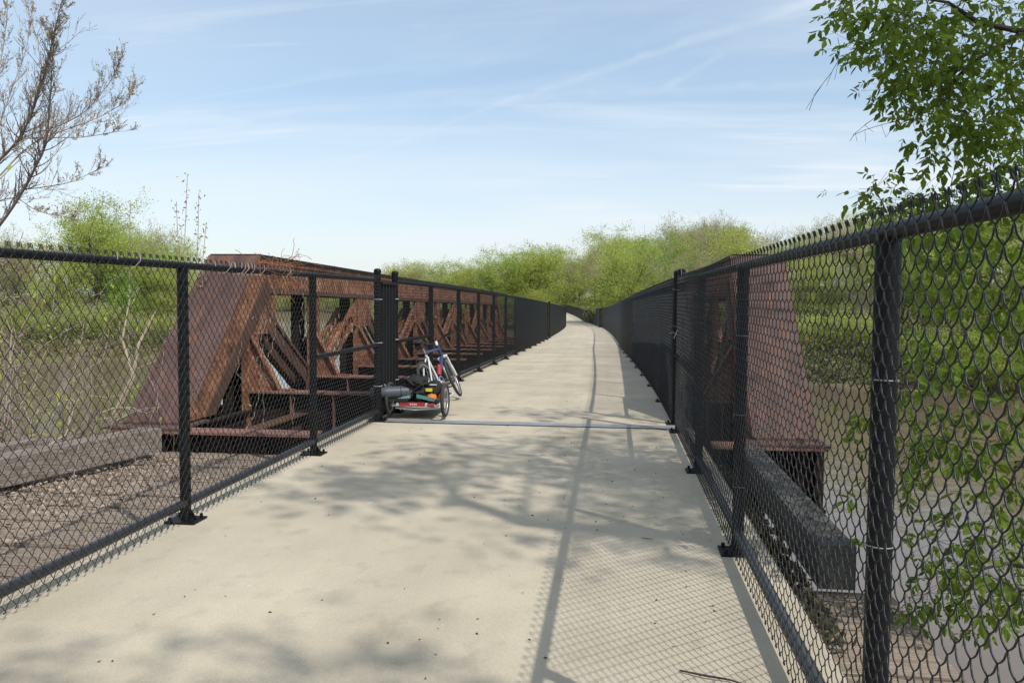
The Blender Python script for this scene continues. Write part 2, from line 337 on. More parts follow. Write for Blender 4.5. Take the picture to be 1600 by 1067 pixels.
def build_path():
    b = MB(); ys = list(np.arange(-6, 10.5, 1.1))+[10.5]+list(np.arange(11, 80, 1.25))+list(np.arange(80, 240, 2.5)); V = []
    for y in ys:
        xl, xr, z = XL-.20+dx(y), XR+.20+dx(y)+rx(y)*(1 if y < 76 else 1), zd(y)
        V += [(xl, y, z), (xr, y, z), (xl, y, z-.17), (xr, y, z-.17)]
    Fs = []
    for i in range(len(ys)-1):
        a, c = 4*i, 4*i+4; Fs += [(a, a+1, c+1, c), (a+1, a+3, c+3, c+1), (a+2, a, c, c+2), (a+3, a+2, c+2, c+3)]
    Fs += [(0, 2, 3, 1), (c, c+1, c+3, c+2)]
    b.add(V, Fs); tag(b.build('path', M_CONC), kind='structure')
    j = MB(); j.box((XL+.10, 10.47, zd(10.5)+.004), (XR-.02, 10.70, zd(10.5)+.008))
    j2 = thing('expansion_joint_plate', 'flat grey steel strip laid across the concrete path between the gate posts', 'metal strip')
    j.build('plate', M_GALV, j2)
    k = MB(); k.box((XL+.10, 10.435, zd(10.5)+.003), (XR-.02, 10.468, zd(10.5)+.007)); k.build('seal', M_POST, j2)
    g = MB()
    for off in (.75, 3.0):
        for i in range(len(ys)-1):
            if ys[i] < 9.6: continue
            y0, y1 = ys[i], ys[i+1]
            g.beam((XL+off+dx(y0), y0, zd(y0)-.52), (XL+off+dx(y1), y1, zd(y1)-.52), .3, .6)
    o = thing('bridge_girder', 'dark steel girders carrying the concrete path over the river', 'girder'); g.build('girder', M_BROWN, o)
    for k_, y in enumerate((40, 72, 104, 136)):
        pr = MB(); pr.box((-6.0+dx(y), y-.8, -7), (2.4+dx(y), y+.8, zd(y)-1.15)); pr.box((-6.2+dx(y), y-1, zd(y)-1.15), (2.6+dx(y), y+1, zd(y)-.85))
        tag(pr.build('bridge_pier', M_ABUT), 'concrete bridge pier standing in the river under the path', 'pier', 'bridge piers in the river')
build_path()
# ------------------------------------------------------------------ chain link mesh
def wire_mesh(L, H0, H1, p, q, r, sides, sub, dy, name):
    nseg = int(round((H1-H0)/q)); base = []
    for j in range(nseg+2):                       # one spare segment so that odd wires can be shifted down
        xa, xb = (0, p) if j % 2 == 0 else (p, 0); dep = dy if j % 2 == 0 else -dy
        for k in range(sub):
            t = k/sub
            if sub == 1: s = t
            else: s = t+.055*math.sin(2*math.pi*t)*-1 if False else t-.085*math.sin(2*math.pi*t)*-0.9
            over = 1.06
            x = p/2+(xa+(xb-xa)*s-p/2)*over
            base.append((x, dep*math.sin(math.pi*t) if sub > 1 else 0, H0+(j+t)*q))
    base.append((base[-1][0], 0, base[-1][2]+q/sub)); B0 = np.array(base)
    n = int(round(L/p)); Vs, Fs = [], []; off = 0
    for k in range(n):
        B = B0.copy(); B[:, 0] += k*p
        if k % 2: B[:, 2] -= q
        B = B[(B[:, 2] >= H0-1e-6) & (B[:, 2] <= H1+1e-6)]
        if sub > 1:                               # bent-over ends at the selvages
            dirx = 1 if B[-1, 0] > k*p+p/2 else -1
            B = np.vstack([B, B[-1]+(dirx*.004, .004, .012), B[-1]+(dirx*.010, .006, .017), B[-1]+(dirx*.015, .002, .008), B[-1]+(dirx*.012, -.002, -.006)])
            d0 = 1 if B[0, 0] > k*p+p/2 else -1
            B = np.vstack([B[0]+(d0*.012, 0, -.002), B[0]+(d0*.008, .003, -.012), B[0]+(d0*.002, .003, -.010), B])
        T = np.gradient(B, axis=0); T /= np.linalg.norm(T, axis=1)[:, None]
        e1 = np.cross(T, (0, 1, 0)); e1 /= np.linalg.norm(e1, axis=1)[:, None]; e2 = np.cross(T, e1)
        m = len(B); w = 2*np.pi*np.arange(sides)/sides
        V = B[:, None, :]+r*(np.cos(w)[None, :, None]*e1[:, None, :]+np.sin(w)[None, :, None]*e2[:, None, :])
        Vs.append(V.reshape(-1, 3)); i, s = np.meshgrid(np.arange(m-1), np.arange(sides), indexing='ij'); i, s = i.ravel(), s.ravel(); s2 = (s+1) % sides
        Fs.append(np.stack([i*sides+s, i*sides+s2, (i+1)*sides+s2, (i+1)*sides+s], 1)+off); off += m*sides
    return np_mesh(name, np.concatenate(Vs), np.concatenate(Fs), M_VINYL, True)
BAY = 2.48
ME_NEAR = wire_mesh(BAY, .045, 1.835, .04, .0425, .0022, 6, 5, .0045, 'wire_mesh')
ME_MID = wire_mesh(BAY, .045, 1.835, .04, .0425, .0029, 4, 2, .003, 'wire_mesh')
ME_FAR = wire_mesh(BAY, .045, 1.835, .04, .0425, .0030, 3, 1, 0, 'wire_mesh')
ME_FINE = wire_mesh(BAY, .045, 1.835, .02, .0213, .0022, 3, 1, 0, 'wire_mesh')
def post_mesh(h, r, cap=False):
    b = MB(); b.cyl((0, 0, .01), (0, 0, h), r, 20)
    if cap:
        b.tube([(0,0,h), (0,0,h+.01), (0,0,h+.03), (0,0,h+.045), (0,0,h+.05)], [r*1.08, r*1.08, r*1.05, r*.7, r*.1], 20)
    return b.mesh('post', M_POST)
def plate_mesh():
    b = MB(); b.box((-.11,-.10,0), (.11,.10,.014))
    for sx in (-1, 1):
        for sy in (-1, 1): b.cyl((sx*.08, sy*.07, .014), (sx*.08, sy*.07, .04), .012, 6, False)
    for a in range(4):
        w = a*math.pi/2+.78; b.prism([(.03, .014), (.085, .014), (.03, .10)], -.004, .004, 1) if a == 0 else None
    return b.mesh('base_plate', M_POST)
ME_POST, ME_GPOST, ME_PLATE = post_mesh(1.775, .037), post_mesh(1.89, .045, True), plate_mesh()
def tie_mesh():
    b = MB()
    for z in (.42, .87, 1.36): b.ring((0, 0, z), (0.02, .01, 1), .0385, .0022, 20, 5)
    return b.mesh('tie_wire', M_GALV)
ME_TIE = tie_mesh()
def fpos(side, y):
    return Vector(((XL+dx(y)) if side < 0 else (XR+dx(y)+rx(y)), y, zd(y)))
def fence(name, label, side, ys, gate_at=(), brace_at=(), meshes=None, ties=False, lowposts=False):
    root = thing(name, label, 'fence', fpos(side, ys[0]))
    o0 = Vector(root.location); inner = -side           # the mesh hangs on the path side of the posts
    for y in ys:
        p = fpos(side, y)-o0; g = y in gate_at
        po = link('post', ME_GPOST if g else ME_POST, root, p)
        if not lowposts or y < 45: link('base_plate', ME_PLATE, po)
        if ties: link('tie_wire', ME_TIE, po)
    tr, brl = MB(), MB(); path = []
    yy = []
    for a, b in zip(ys[:-1], ys[1:]): yy += [a+(b-a)*k/2 for k in range(2)]
    yy.append(ys[-1])
    tr.tube([fpos(side, y)-o0+Vector((0, 0, 1.79)) for y in yy], .025, 14)
    brl.tube([fpos(side, y)-o0+Vector((0, 0, .13)) for y in yy], .031, 14)
    tr.build('top_rail', M_POST, root); brl.build('bottom_rail', M_RAIL, root)
    for a, b in brace_at:
        m = MB(); m.tube([fpos(side, a)-o0+Vector((0, 0, .97)), fpos(side, b)-o0+Vector((0, 0, .97))], .024, 12); m.build('brace_rail', M_POST, root)
    for a, b in zip(ys[:-1], ys[1:]):
        p, q = fpos(side, a), fpos(side, b); mid = (a+b)/2
        me = meshes(mid); d = q-p; L = d.length
        o = link('wire_mesh', me, root); offs = .045*inner
        yaw = math.atan2(d.y, d.x); pit = -math.asin(d.z/L)
        o.rotation_euler = (0, pit, yaw); o.scale = (L/BAY, 1, 1)
        o.location = p-o0+Vector((offs, 0, 0))
    return root
near_far = lambda m: ME_NEAR if m < 11.5 else (ME_MID if m < 24 else ME_FAR)
fence('chain_link_fence', 'near left chain link fence in front of the sloping truss end', -1,
      [-4.3, -1.86, .62, 3.12, 5.62, 8.2, 10.55], (10.55,), ((8.2, 10.55),), near_far)
ysl = [11.42, 13.75]+[13.75+2.56*k for k in range(1, 12)]
ysl.append(42.6)
fence('chain_link_fence', 'long black chain link fence along the left side beyond the parked bicycle', -1, ysl, (11.42,), ((11.42, 13.75),),
      lambda m: ME_FINE if m > 26.2 else near_far(m))
fence('chain_link_fence', 'far left black fence past the gap where the path starts to bend', -1, [44.6+2.6*k for k in range(17)], (44.6,), (), lambda m: ME_FINE, lowposts=True)
fence('chain_link_fence', 'near right chain link fence with silver tie wires on its posts', 1,
      [-4.8, -2.3, .1, 2.6, 5.4, 7.9, 10.25], (10.25,), ((7.9, 10.25),), near_far, ties=True)
ysr = [10.9, 13.4]+[13.4+2.58*k for k in range(1, 26)]
fence('chain_link_fence', 'long black chain link fence on the right beyond the steel strip', 1, ysr, (10.9,), ((10.9, 13.4),), near_far, lowposts=True)
fence('chain_link_fence', 'distant black fence curving left at the end of the path', 1, [78.0, 79.2]+[79.2+2.6*k for k in range(1, 56)], (78.0,), (), lambda m: ME_FAR, lowposts=True)
def gate_panel():
    r = thing('gate_panel', 'narrow dark ribbed metal panel closing the gap between the two left gate posts', 'panel', (XL-.01, 10.62, zd(10.9)))
    b = MB(); n = 30; prof = []
    for i in range(n+1):
        t = i/n; prof.append((.045 if (i//3) % 2 else .0, t*.72))
    V = []
    for z in (.28, 1.74):
        for x, y in prof: V.append((x, y, z))
        for x, y in prof: V.append((x-.012, y, z))
    m = n+1; Fs = []
    for i in range(n):
        Fs += [(i, i+1, 2*m+i+1, 2*m+i), (m+i+1, m+i, 3*m+i, 3*m+i+1), (2*m+i, 2*m+i+1, 3*m+i+1, 3*m+i)]
    b.add(V, Fs); b.build('panel', M_POST, r)
    c = MB(); c.box((-.02, -.01, 1.742), (.06, .74, 1.775)); c.build('cap_strip', M_POST, r)
    h = MB()
    for z in (.45, 1.0, 1.55):
        for y in (-.06, .78): h.ring((0.01, y, z), (0, 0, 1), .052, .009, 18, 6)
    h.build('hinge', M_GALV, r)
    k = MB(); k.box((-.03, -.02, .05), (.05, .74, .27)); k.build('kick_plate', M_POST, r)
gate_panel()
# ------------------------------------------------------------------ steel truss
def truss(label, xi, xo, sgn):
    """xi: plane of the web that faces the path, xo: outer web; sgn = +1 when the path lies toward +x"""
    root = thing('bridge_truss', label, 'truss'); lo, hi = min(xi, xo), max(xi, xo); t = .02
    xm = xi-sgn*.27; PAN, NP = 2.5, 11; ends = 11.2+PAN*(NP-1)
    zt = lambda y: zd(y)-zd(11.2)
    # end posts (two boxes at 45 degrees)
    for far in (0, 1):
        fy = (lambda y: y) if not far else (lambda y: 2*(11.2+PAN*(NP-1)/2)-y)
        b, c, an = MB(), MB(), MB()
        zo = zt(ends) if far else 0
        def P(pts): return [(fy(y), z+zo) for y, z in pts]
        up0, up1 = (9.28, .10), (11.38, 2.10); dn0, dn1 = (9.98, .10), (11.75, 1.62)
        m0, m1 = (9.72, .10), (11.60, 1.80)
        for x in (xi+sgn*.052, xo):
            a_, b_ = (x-t/2, x+t/2); b.prism(P([up0, m0, m1, up1]), a_, b_)
            a2, b2 = (x-.03, x+.03); an.prism(P([m0, dn0, dn1, m1]), a2, b2)
        b.build('end_post_web', M_RUST, root); an.build('end_post_angle', M_BROWN, root)
        # cover plate
        c.prism(P([(up0[0]-.02, up0[1]), up0, up1, (up1[0]-.02, up1[1]+.02)]), lo-.08, hi+.07)
        n = Vector((0, -.72 if not far else .72, .69))
        for k in range(16):
            s = (k+.5)/16; y, z = up0[0]+(up1[0]-up0[0])*s, up0[1]+(up1[1]-up0[1])*s
            for x in (lo-.01, hi+.01): c.rivet((x, fy(y-.018), z+.016+zo), n)
        # flared foot
        c.prism([(lo-.05, zo+.10), (hi+.05, zo+.10), (hi+.05, zo+.05), (hi+.20 if sgn < 0 else hi+.05, zo+.05), (hi+.05 if sgn < 0 else hi+.05, zo+.05), (lo-(.20 if sgn > 0 else .05), zo+.05)], fy(9.26)-.008, fy(9.26)+.008, 1)
        c.build('cover_plate', M_MAUVE, root)
        # shoe, end floor beam
        s_ = MB(); s_.box((lo-.2, min(fy(9.0), fy(9.75)), .045+zo), (hi+.12, max(fy(9.0), fy(9.75)), .07+zo)); s_.build('shoe_plate', M_MAUVE, root)
        fb = MB(); y0 = fy(9.15); inn = (XL-.30 if sgn > 0 else XR+.26); a_, b_ = (lo-.1, inn) if sgn > 0 else (inn, hi+.1)
        fb.box((a_, y0-.16, .012+zo), (b_, y0+.16, .04+zo)); wb = MB(); wb.box((a_, y0-.01, -.6+zo), (b_, y0+.01, .012+zo)); wb.box((a_, y0-.15, -.63+zo), (b_, y0+.15, -.6+zo))
        for k in range(6):
            x = a_+(b_-a_)*(k+.5)/6; wb.box((x-.008, y0-.09, -.6+zo), (x+.008, y0-.01, .012+zo))
        fb.build('end_beam_flange', M_FLANGE, root); wb.build('end_floor_beam', M_SOOT_SHADE, root)
    # top chord, follows the slight fall of the bridge
    y0, y1 = 11.38, 2*(11.2+PAN*(NP-1)/2)-11.38; tc, tw, ta = MB(), MB(), MB()
    pr = lambda z0, z1: [(y0, z0), (y1, z0+zt(y1)), (y1, z1+zt(y1)), (y0, z1)]
    tc.prism([(y0, 2.085), (y1, 2.085+zt(y1)), (y1, 2.135+zt(y1)), (y0-.02, 2.135)], lo-.06, hi+.06)
    for x in (xi, xo):
        tw.prism(pr(1.66, 2.10), x-t/2, x+t/2); ta.prism(pr(1.60, 1.67), x-.05, x+.05); tw.prism(pr(2.02, 2.099), x-.035, x+.035)
    for k in range(int((y1-y0)/.25)):
        y = y0+.12+.25*k
        for z in (1.73, 2.06):
            f = sgn*1.0; tw.rivet((xi+f*(t/2 if z < 2 else .036), y, z+zt(y)), (f, 0, 0))
    tc.build('chord_cover', M_DARK, root); tw.build('top_chord', M_RUST, root); ta.build('chord_angle', M_BROWN, root)
    # bottom chord, stringer, lateral bracing
    bc = MB()
    for x in (xi, xo): bc.prism([(9.4, -.30), (38, -.30+zt(38)), (38, .02+zt(38)), (9.4, .02)], x-t/2, x+t/2); bc.prism([(9.4, .0), (38, .0+zt(38)), (38, .03+zt(38)), (9.4, .03)], x-.06, x+.06)
    bc.build('bottom_chord', M_SOOT_SHADE, root)  # rusty chord painted near black to stand for its shade
    st = MB(); xs = xi+sgn*.62
    if sgn > 0:
        for off, w in ((.72, .2),):
            st.prism([(9.32, -.02), (38, -.02+zt(38)), (38, .0+zt(38)), (9.32, 0)], xi+off-w/2, xi+off+w/2); st.prism([(9.32, -.4), (38, -.4+zt(38)), (38, -.021+zt(38)), (9.32, -.021)], xi+off-.01, xi+off+.01)
        st.build('stringer', M_BROWN, root)
    # verticals, gussets, diagonals, floor beams, knee braces
    for i in range(NP):
        y = 11.2+PAN*i; z = zt(y); v = MB(); vo = MB()
        for x, v_ in ((xi, v), (xm, vo)):
            v_.box((x-.012, y-.17, -.3+z), (x+.012, y+.17, 1.62+z))
            for e in (-1, 1): v_.box((x-.05, y+e*.17-.008, -.3+z), (x+.05, y+e*.17+.008, 1.6+z))
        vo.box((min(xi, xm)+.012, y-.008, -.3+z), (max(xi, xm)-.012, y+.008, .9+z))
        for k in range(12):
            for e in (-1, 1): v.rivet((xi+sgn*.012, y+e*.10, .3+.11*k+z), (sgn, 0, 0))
        v.build('vertical', M_RUST, root); vo.build('vertical', M_SOOT_SHADE, root)  # outer plates are rust too; their shade is painted in as near black
        if i % 2 == 0:
            g = MB()
            for x in (xi+sgn*.022,):
                g.prism([(y-.28, 1.02+z), (y+.72, 1.02+z), (y+.86, 1.30+z), (y+.78, 1.69+z), (y-.0, 1.69+z), (y-.62, 1.30+z)], x-.009, x+.009)
            for k in range(7):
                for e in range(4): g.rivet((xi+sgn*.032, y-.18+.14*k, 1.08+.15*e+z), (sgn, 0, 0))
            g.build('gusset_plate', M_RUST, root)
        else:
            g = MB()
            for x in (xi+sgn*.045,):
                g.prism([(y-.50, .03+z), (y+.50, .03+z), (y+.34, .40+z), (y+.16, .48+z), (y-.16, .48+z), (y-.34, .40+z)], x-.009, x+.009)
            g.build('gusset_plate', M_BROWN, root)
        # diagonals
        def diag(ya, za, yb, zb, w, lace):
            d = MB(); v_ = Vector((0, yb-ya, zb-za)).normalized(); nn = Vector((0, -v_.z, v_.y))*w/2
            for x in (xi, xm):
                A, B = Vector((x, ya, za)), Vector((x, yb, zb))
                if not lace:
                    d.prism([(A.y-nn.y, A.z-nn.z), (B.y-nn.y, B.z-nn.z), (B.y+nn.y, B.z+nn.z), (A.y+nn.y, A.z+nn.z)], x-.01, x+.01)
                for e in (-1, 1): d.beam(A+nn*e, B+nn*e, .07, .05, nn)
                if lace:
                    n_ = 9
                    for k in range(n_):
                        p = A.lerp(B, k/n_); q = A.lerp(B, (k+1)/n_); e = 1 if k % 2 else -1
                        d.beam(p+nn*e, q-nn*e, .012, .05, (0, -(q-p).z, (q-p).y)); d.beam(p-nn*e, q+nn*e, .016, .05, (0, -(q-p).z, (q-p).y))
            L_ = (B-A).length
            for k in range(int(L_/.16)):
                p = A.lerp(B, (k+.5)*.16/L_); p.x = xi+sgn*.035
                for e in (-.8, .8): d.rivet(p+nn*e, (sgn, 0, 0))
            d.build('diagonal', M_BROWN if not lace else M_RUST, root)
        if i % 2 == 0:
            if i < NP-1: diag(y+.45, 1.25+z, y+PAN-.1, .15+zt(y+PAN), .24, False)
            if i > 0: diag(y-.35, 1.25+z, y-PAN+.15, .15+zt(y-PAN), .26, True)
        # floor beam toward the path and knee brace
        fb = MB(); inn = (XL-.26+dx(y) if sgn > 0 else XR+.24+dx(y)+rx(y)); a_, b_ = (xi+.012, inn) if sgn > 0 else (inn, xi-.012)
        if b_-a_ > .1:
            fb.box((a_, y-.13, .235+z), (b_, y+.13, .262+z)); wb = MB(); wb.box((a_, y-.008, -.5+z), (b_, y+.008, .235+z)); wb.box((a_, y-.13, -.53+z), (b_, y+.13, -.5+z))
            for k in (.35, .7): fb.box((a_+(b_-a_)*k-.006, y-.11, -.5+z), (a_+(b_-a_)*k+.006, y-.008, .235+z))
            fb.build('beam_flange', M_FLANGE, root); wb.build('floor_beam', M_SOOT_SHADE, root)
            kb = MB(); w = .40; X = lambda d_: xi+sgn*d_
            kb.prism([(X(.013), .262+z), (X(w), .262+z), (X(.013), 1.0+z)], y-.008, y+.008, 1)
            kb.beam((X(.02), y, 1.02+z), (X(w+.02), y, .29+z), .12, .018, (sgn*.7, 0, .5)); kb.box((min(X(w), X(w+.22)), y-.06, .2625+z), (max(X(w), X(w+.22)), y+.06, .285+z))
            kb.build('knee_brace', M_RUST, root)
    return root
truss('rusty red steel truss left of the path, its sloping end plate facing the viewer', -4.95, -5.53, 1)
truss('dark rusty steel truss on the right seen through the chain link fence', 1.57, 2.10, -1)
# ------------------------------------------------------------------ timber approach deck, kerb beams, abutment
def timber():
    rng = random.Random(5)
    def deck(label, x0, x1, y0, y1, zt):
        b = MB(); y = y0
        while y < y1:
            w = rng.uniform(.19, .24); e = rng.uniform(-.06, .06)
            b.box((x0+e-(.255*max(0, 8.9-y) if x0 < -4 else 0), y, zt-.09), (x1+rng.uniform(-.03, .03), y+w-.022, zt+rng.uniform(-.02, .012)), Matrix.Rotation(rng.uniform(-.006, .006), 3, 'Z')); y += w
        return tag(b.build('timber_deck', M_WOOD), label, 'timber deck')
    deck('weathered grey plank deck scattered with dry leaves left of the path', -5.35, XL-.21, -4, 8.98, -.20)
    deck('weathered plank deck end beside the right fence above the water', XR+.22, 1.70, -3, 5.25, -.22)
    k = MB(); k.beam((-4.98, 8.72, .0), (-5.95, 4.9, .0), .26, .25); k.beam((-5.96, 4.86, .02), (-7.6, -1.6, .02), .24, .22)
    o = thing('kerb_beam', 'split weathered timber kerb beam on the left plank deck', 'timber beam'); k.build('beam', M_WOODY, o)
    s = MB(); s.beam((-5.62, 7.7, .09), (-8.1, -1.6, .09), .17, .13)
    for y in np.arange(-1.2, 7.6, .45): xx = -5.62-2.48*(7.7-y)/9.3; s.box((xx-.06, y, -.24), (xx+.06, y+.10, .024))
    tag(s.build('guard_timber', M_WOODY), 'thin outer timber rail raised on short blocks left of the kerb beam', 'timber beam')
    k = MB(); k.box((1.27, 5.34, -.19), (1.49, 8.9, .08)); o = thing('kerb_beam', 'grey square timber beam outside the right fence ending above the water', 'timber beam'); k.build('beam', M_BEAMG, o)
    a = MB(); a.box((-5.9, 8.2, -7), (1.45, 8.98, -.62)); tag(a.build('bridge_abutment', M_ABUT), 'concrete bridge abutment under the end of the plank deck', 'abutment')
    g = MB()
    for x in (-5.2, -4.2, -3.3, -2.2, -1.0, .2, 1.4): g.box((x-.1, -4, -.6), (x+.1, 8.9 if x < 1 else 5.2, -.295))
    tag(g.build('timber_stringer', M_WOODY), 'timber joists carrying the plank deck', 'joists')
timber()
# ------------------------------------------------------------------ foliage helpers
def leaf_cards(C, size, rng, droop=0., flatz=1.0):
    """C (n,3) centres -> folded pointed leaves: 4 verts, 2 triangles each"""
    n = len(C); d = rng.normal(size=(n, 3)); d[:, 2] = d[:, 2]*flatz-droop; d /= np.linalg.norm(d, axis=1)[:, None]
    u = rng.normal(size=(n, 3)); u -= (u*d).sum(1)[:, None]*d; u /= np.linalg.norm(u, axis=1)[:, None]; w = np.cross(d, u)
    s = (size*rng.uniform(.65, 1.35, n))[:, None]
    fold = rng.uniform(.05, .35, n)[:, None]
    a = C-d*s*.5; b = C+d*s*.5; l = C-d*s*.08+u*s*.27+w*s*.27*fold; r = C-d*s*.08-u*s*.27+w*s*.27*fold
    V = np.stack([a, r, b, l], 1).reshape(-1, 3); i = np.arange(n)*4
    Fq = np.concatenate([np.stack([i, i+1, i+2], 1), np.stack([i, i+2, i+3], 1)]); return V, Fq
def grow(b, p, d, L, r, lev, rng, o):
    """recursive limb; appends tip points to o['tips'] and all twig points to o['pts']"""
    n = max(3, int(o.get('seg', 4) if lev else o.get('seg', 4)+2)); pts = [p.copy()]; rad = [r]; q = p.copy(); dd = d.normalized()
    wob = o['wob']
    for i in range(n):
        dd = (dd+Vector((rng.gauss(0, wob), rng.gauss(0, wob), rng.gauss(0, wob)+o['up']*.12))).normalized(); q = q+dd*L/n
        pts.append(q.copy()); rad.append(max(o['rmin'], r*(1-.62*(i+1)/n)))
    b.tube(pts, rad, 7 if lev == 0 else (5 if lev == 1 else 3), False)
    if lev >= o['lev']:
        o['tips'].append((pts[-1], dd)); o['pts'] += pts[1:]; return
    k = o['n'][lev]
    for j in range(k):
        t = o['t0'][lev]+(1-o['t0'][lev])*(j+rng.random()*.8)/k; t = min(t, .98); i = int(t*n); base = pts[i].lerp(pts[i+1], t*n-i)
        ax = (pts[i+1]-pts[i]).normalized(); sd = ax.orthogonal().normalized(); sd = Matrix.Rotation(j*2.4+rng.uniform(-.5, .5), 3, ax)@sd
        a = R(rng.uniform(*o['ang'][lev])); nd = (ax*math.cos(a)+sd*math.sin(a)).normalized()
        grow(b, base, nd, L*rng.uniform(*o['len'][lev]), max(o['rmin'], rad[i]*o['rr']), lev+1, rng, o)
    if lev >= 1: o['tips'].append((pts[-1], dd)); o['pts'] += pts[2:]
def make_tree(name, label, cat, seed, H, leafm, barkm, nleaf, lsize, spread, o_, group, squash=1.0, trunk_h=.30):
    rng = random.Random(seed); nr = np.random.default_rng(seed); b = MB()
    o = dict(seg=4, wob=.16, up=.6, rmin=.014, lev=3, n=[9, 6, 4, 3], t0=[trunk_h, .25, .2, .2], ang=[(28, 62), (25, 60), (25, 65), (20, 60)],
             len=[(.42, .68), (.42, .7), (.4, .75), (.5, .8)], rr=.55, tips=[], pts=[]); o.update(o_); o['tips'] = []; o['pts'] = []
    grow(b, Vector((0, 0, -.4)), Vector((rng.uniform(-.06, .06), rng.uniform(-.06, .06), 1)), H*.78, H*.017+.03, 0, rng, o)
    root = thing(name, label, cat, group=group); b.build('trunk', barkm, root)
    T = np.array([p for p, _ in o['tips']]+[p for p in o['pts']])
    if nleaf:
        # leaf clumps of unequal density around the twigs
        wgt = nr.gamma(.8, 1, len(T)); idx = nr.choice(len(T), nleaf, p=wgt/wgt.sum())
        C = T[idx]+nr.normal(0, spread, (nleaf, 3))*(1, 1, .8); keep = C[:, 2] > H*.12; C = C[keep]
        V, Fq = leaf_cards(C, lsize, nr, .15); link('crown', np_mesh('crown', V, Fq, leafm), root)
    return root
# ------------------------------------------------------------------ woods
GW = 'trees of the wood on the far bank'
PARK = (0, -400, -40)
protos = {
 'leafy': make_tree('leafy_tree', 'yellow green spring tree in new leaf in the wood across the river', 'tree', 11, 12, M_LEAF1, M_BARK, 19000, .19, .46, dict(), GW),
 'leafy2': make_tree('leafy_tree', 'yellow green spring tree in new leaf in the wood across the river', 'tree', 12, 11, M_LEAF1, M_BARK, 18000, .18, .42, dict(n=[11, 6, 4, 3], up=.8), GW),
 'olive': make_tree('budding_tree', 'thin olive green budding tree in the wood across the river', 'tree', 13, 13, M_LEAF3, M_TWIGG, 12000, .16, .40, dict(n=[10, 6, 5, 3], up=.9, rmin=.018), 'budding trees of the far wood'),
 'bright': make_tree('green_tree', 'bright fresh green tree in the wood across the river', 'tree', 14, 11, M_LEAF2, M_BARK, 14000, .20, .34, dict(n=[10, 7, 4, 3]), 'bright green trees of the far wood'),
 'bare': make_tree('bare_tree', 'grey brown leafless tree in the wood across the river', 'tree', 15, 13, None, M_TWIGG, 0, .2, .3, dict(n=[11, 8, 6, 3], up=1.0, rmin=.017, lev=3), 'leafless trees of the far wood'),
 'shrub': make_tree('shrub', 'low leafy shrub at the water edge of the far bank', 'shrub', 16, 3.6, M_LEAF1, M_TWIG, 4200, .15, .28, dict(n=[9, 6, 3, 2], t0=[.05, .2, .2, .2], ang=[(35, 80), (25, 60), (25, 60), (20, 60)], len=[(.6, .95), (.4, .7), (.4, .7), (.5, .7)], rmin=.010), 'shrubs along the far bank'),
}
def full_h(o): return max(v.co.z for c in kids(o) for v in c.data.vertices)
HT = {k: full_h(o) for k, o in protos.items()}
SKY_X = [0,560,620,640,660,690,715,740,770,800,830,850,870,884,892,905,930,950,980,1000,1020,1060,1100,1140,1180,1220,1250,1280,1330,1360,1450,1600,1800]
SKY_Y = [400,425,412,405,403,412,420,412,402,392,385,390,402,425,408,398,390,378,362,372,372,352,343,347,355,352,350,340,326,325,320,310,310]
def reach(x, y):
    """height of the wood's skyline over the spot (x, y)"""
    def pr(z): e = Vector((x, y, z-CAM_H)); d = e.dot(fw); return 800+F_PX*e.dot(rt)/d, 533.5-F_PX*e.dot(up)/d
    u, v0 = pr(0); _, v1 = pr(10); return (v0-float(np.interp(u, SKY_X, SKY_Y)))/(v0-v1)*10
def plant_to(kind, x, y, f, sx=1.0):
    z = float(ground_z([(x, y)])[0]); s = (reach(x, y)-z)*f*1.10/HT[kind]
    return plant(kind, x, y, max(.3, min(s, 2.2)), None, 0, sx)
used = set()
def plant(kind, x, y, s=1.0, rot=None, dz=0., sx=1.0):
    z = float(ground_z([(x, y)])[0])+dz; rot = random.uniform(0, 6.28) if rot is None else rot
    if kind not in used:
        used.add(kind); o = protos[kind]; o.location = (x, y, z); o.rotation_euler = (0, 0, rot); o.scale = (s*sx, s*sx, s); return o
    return dup(protos[kind], (x, y, z), (0, 0, rot), (s*sx, s*sx, s))
random.seed(8)
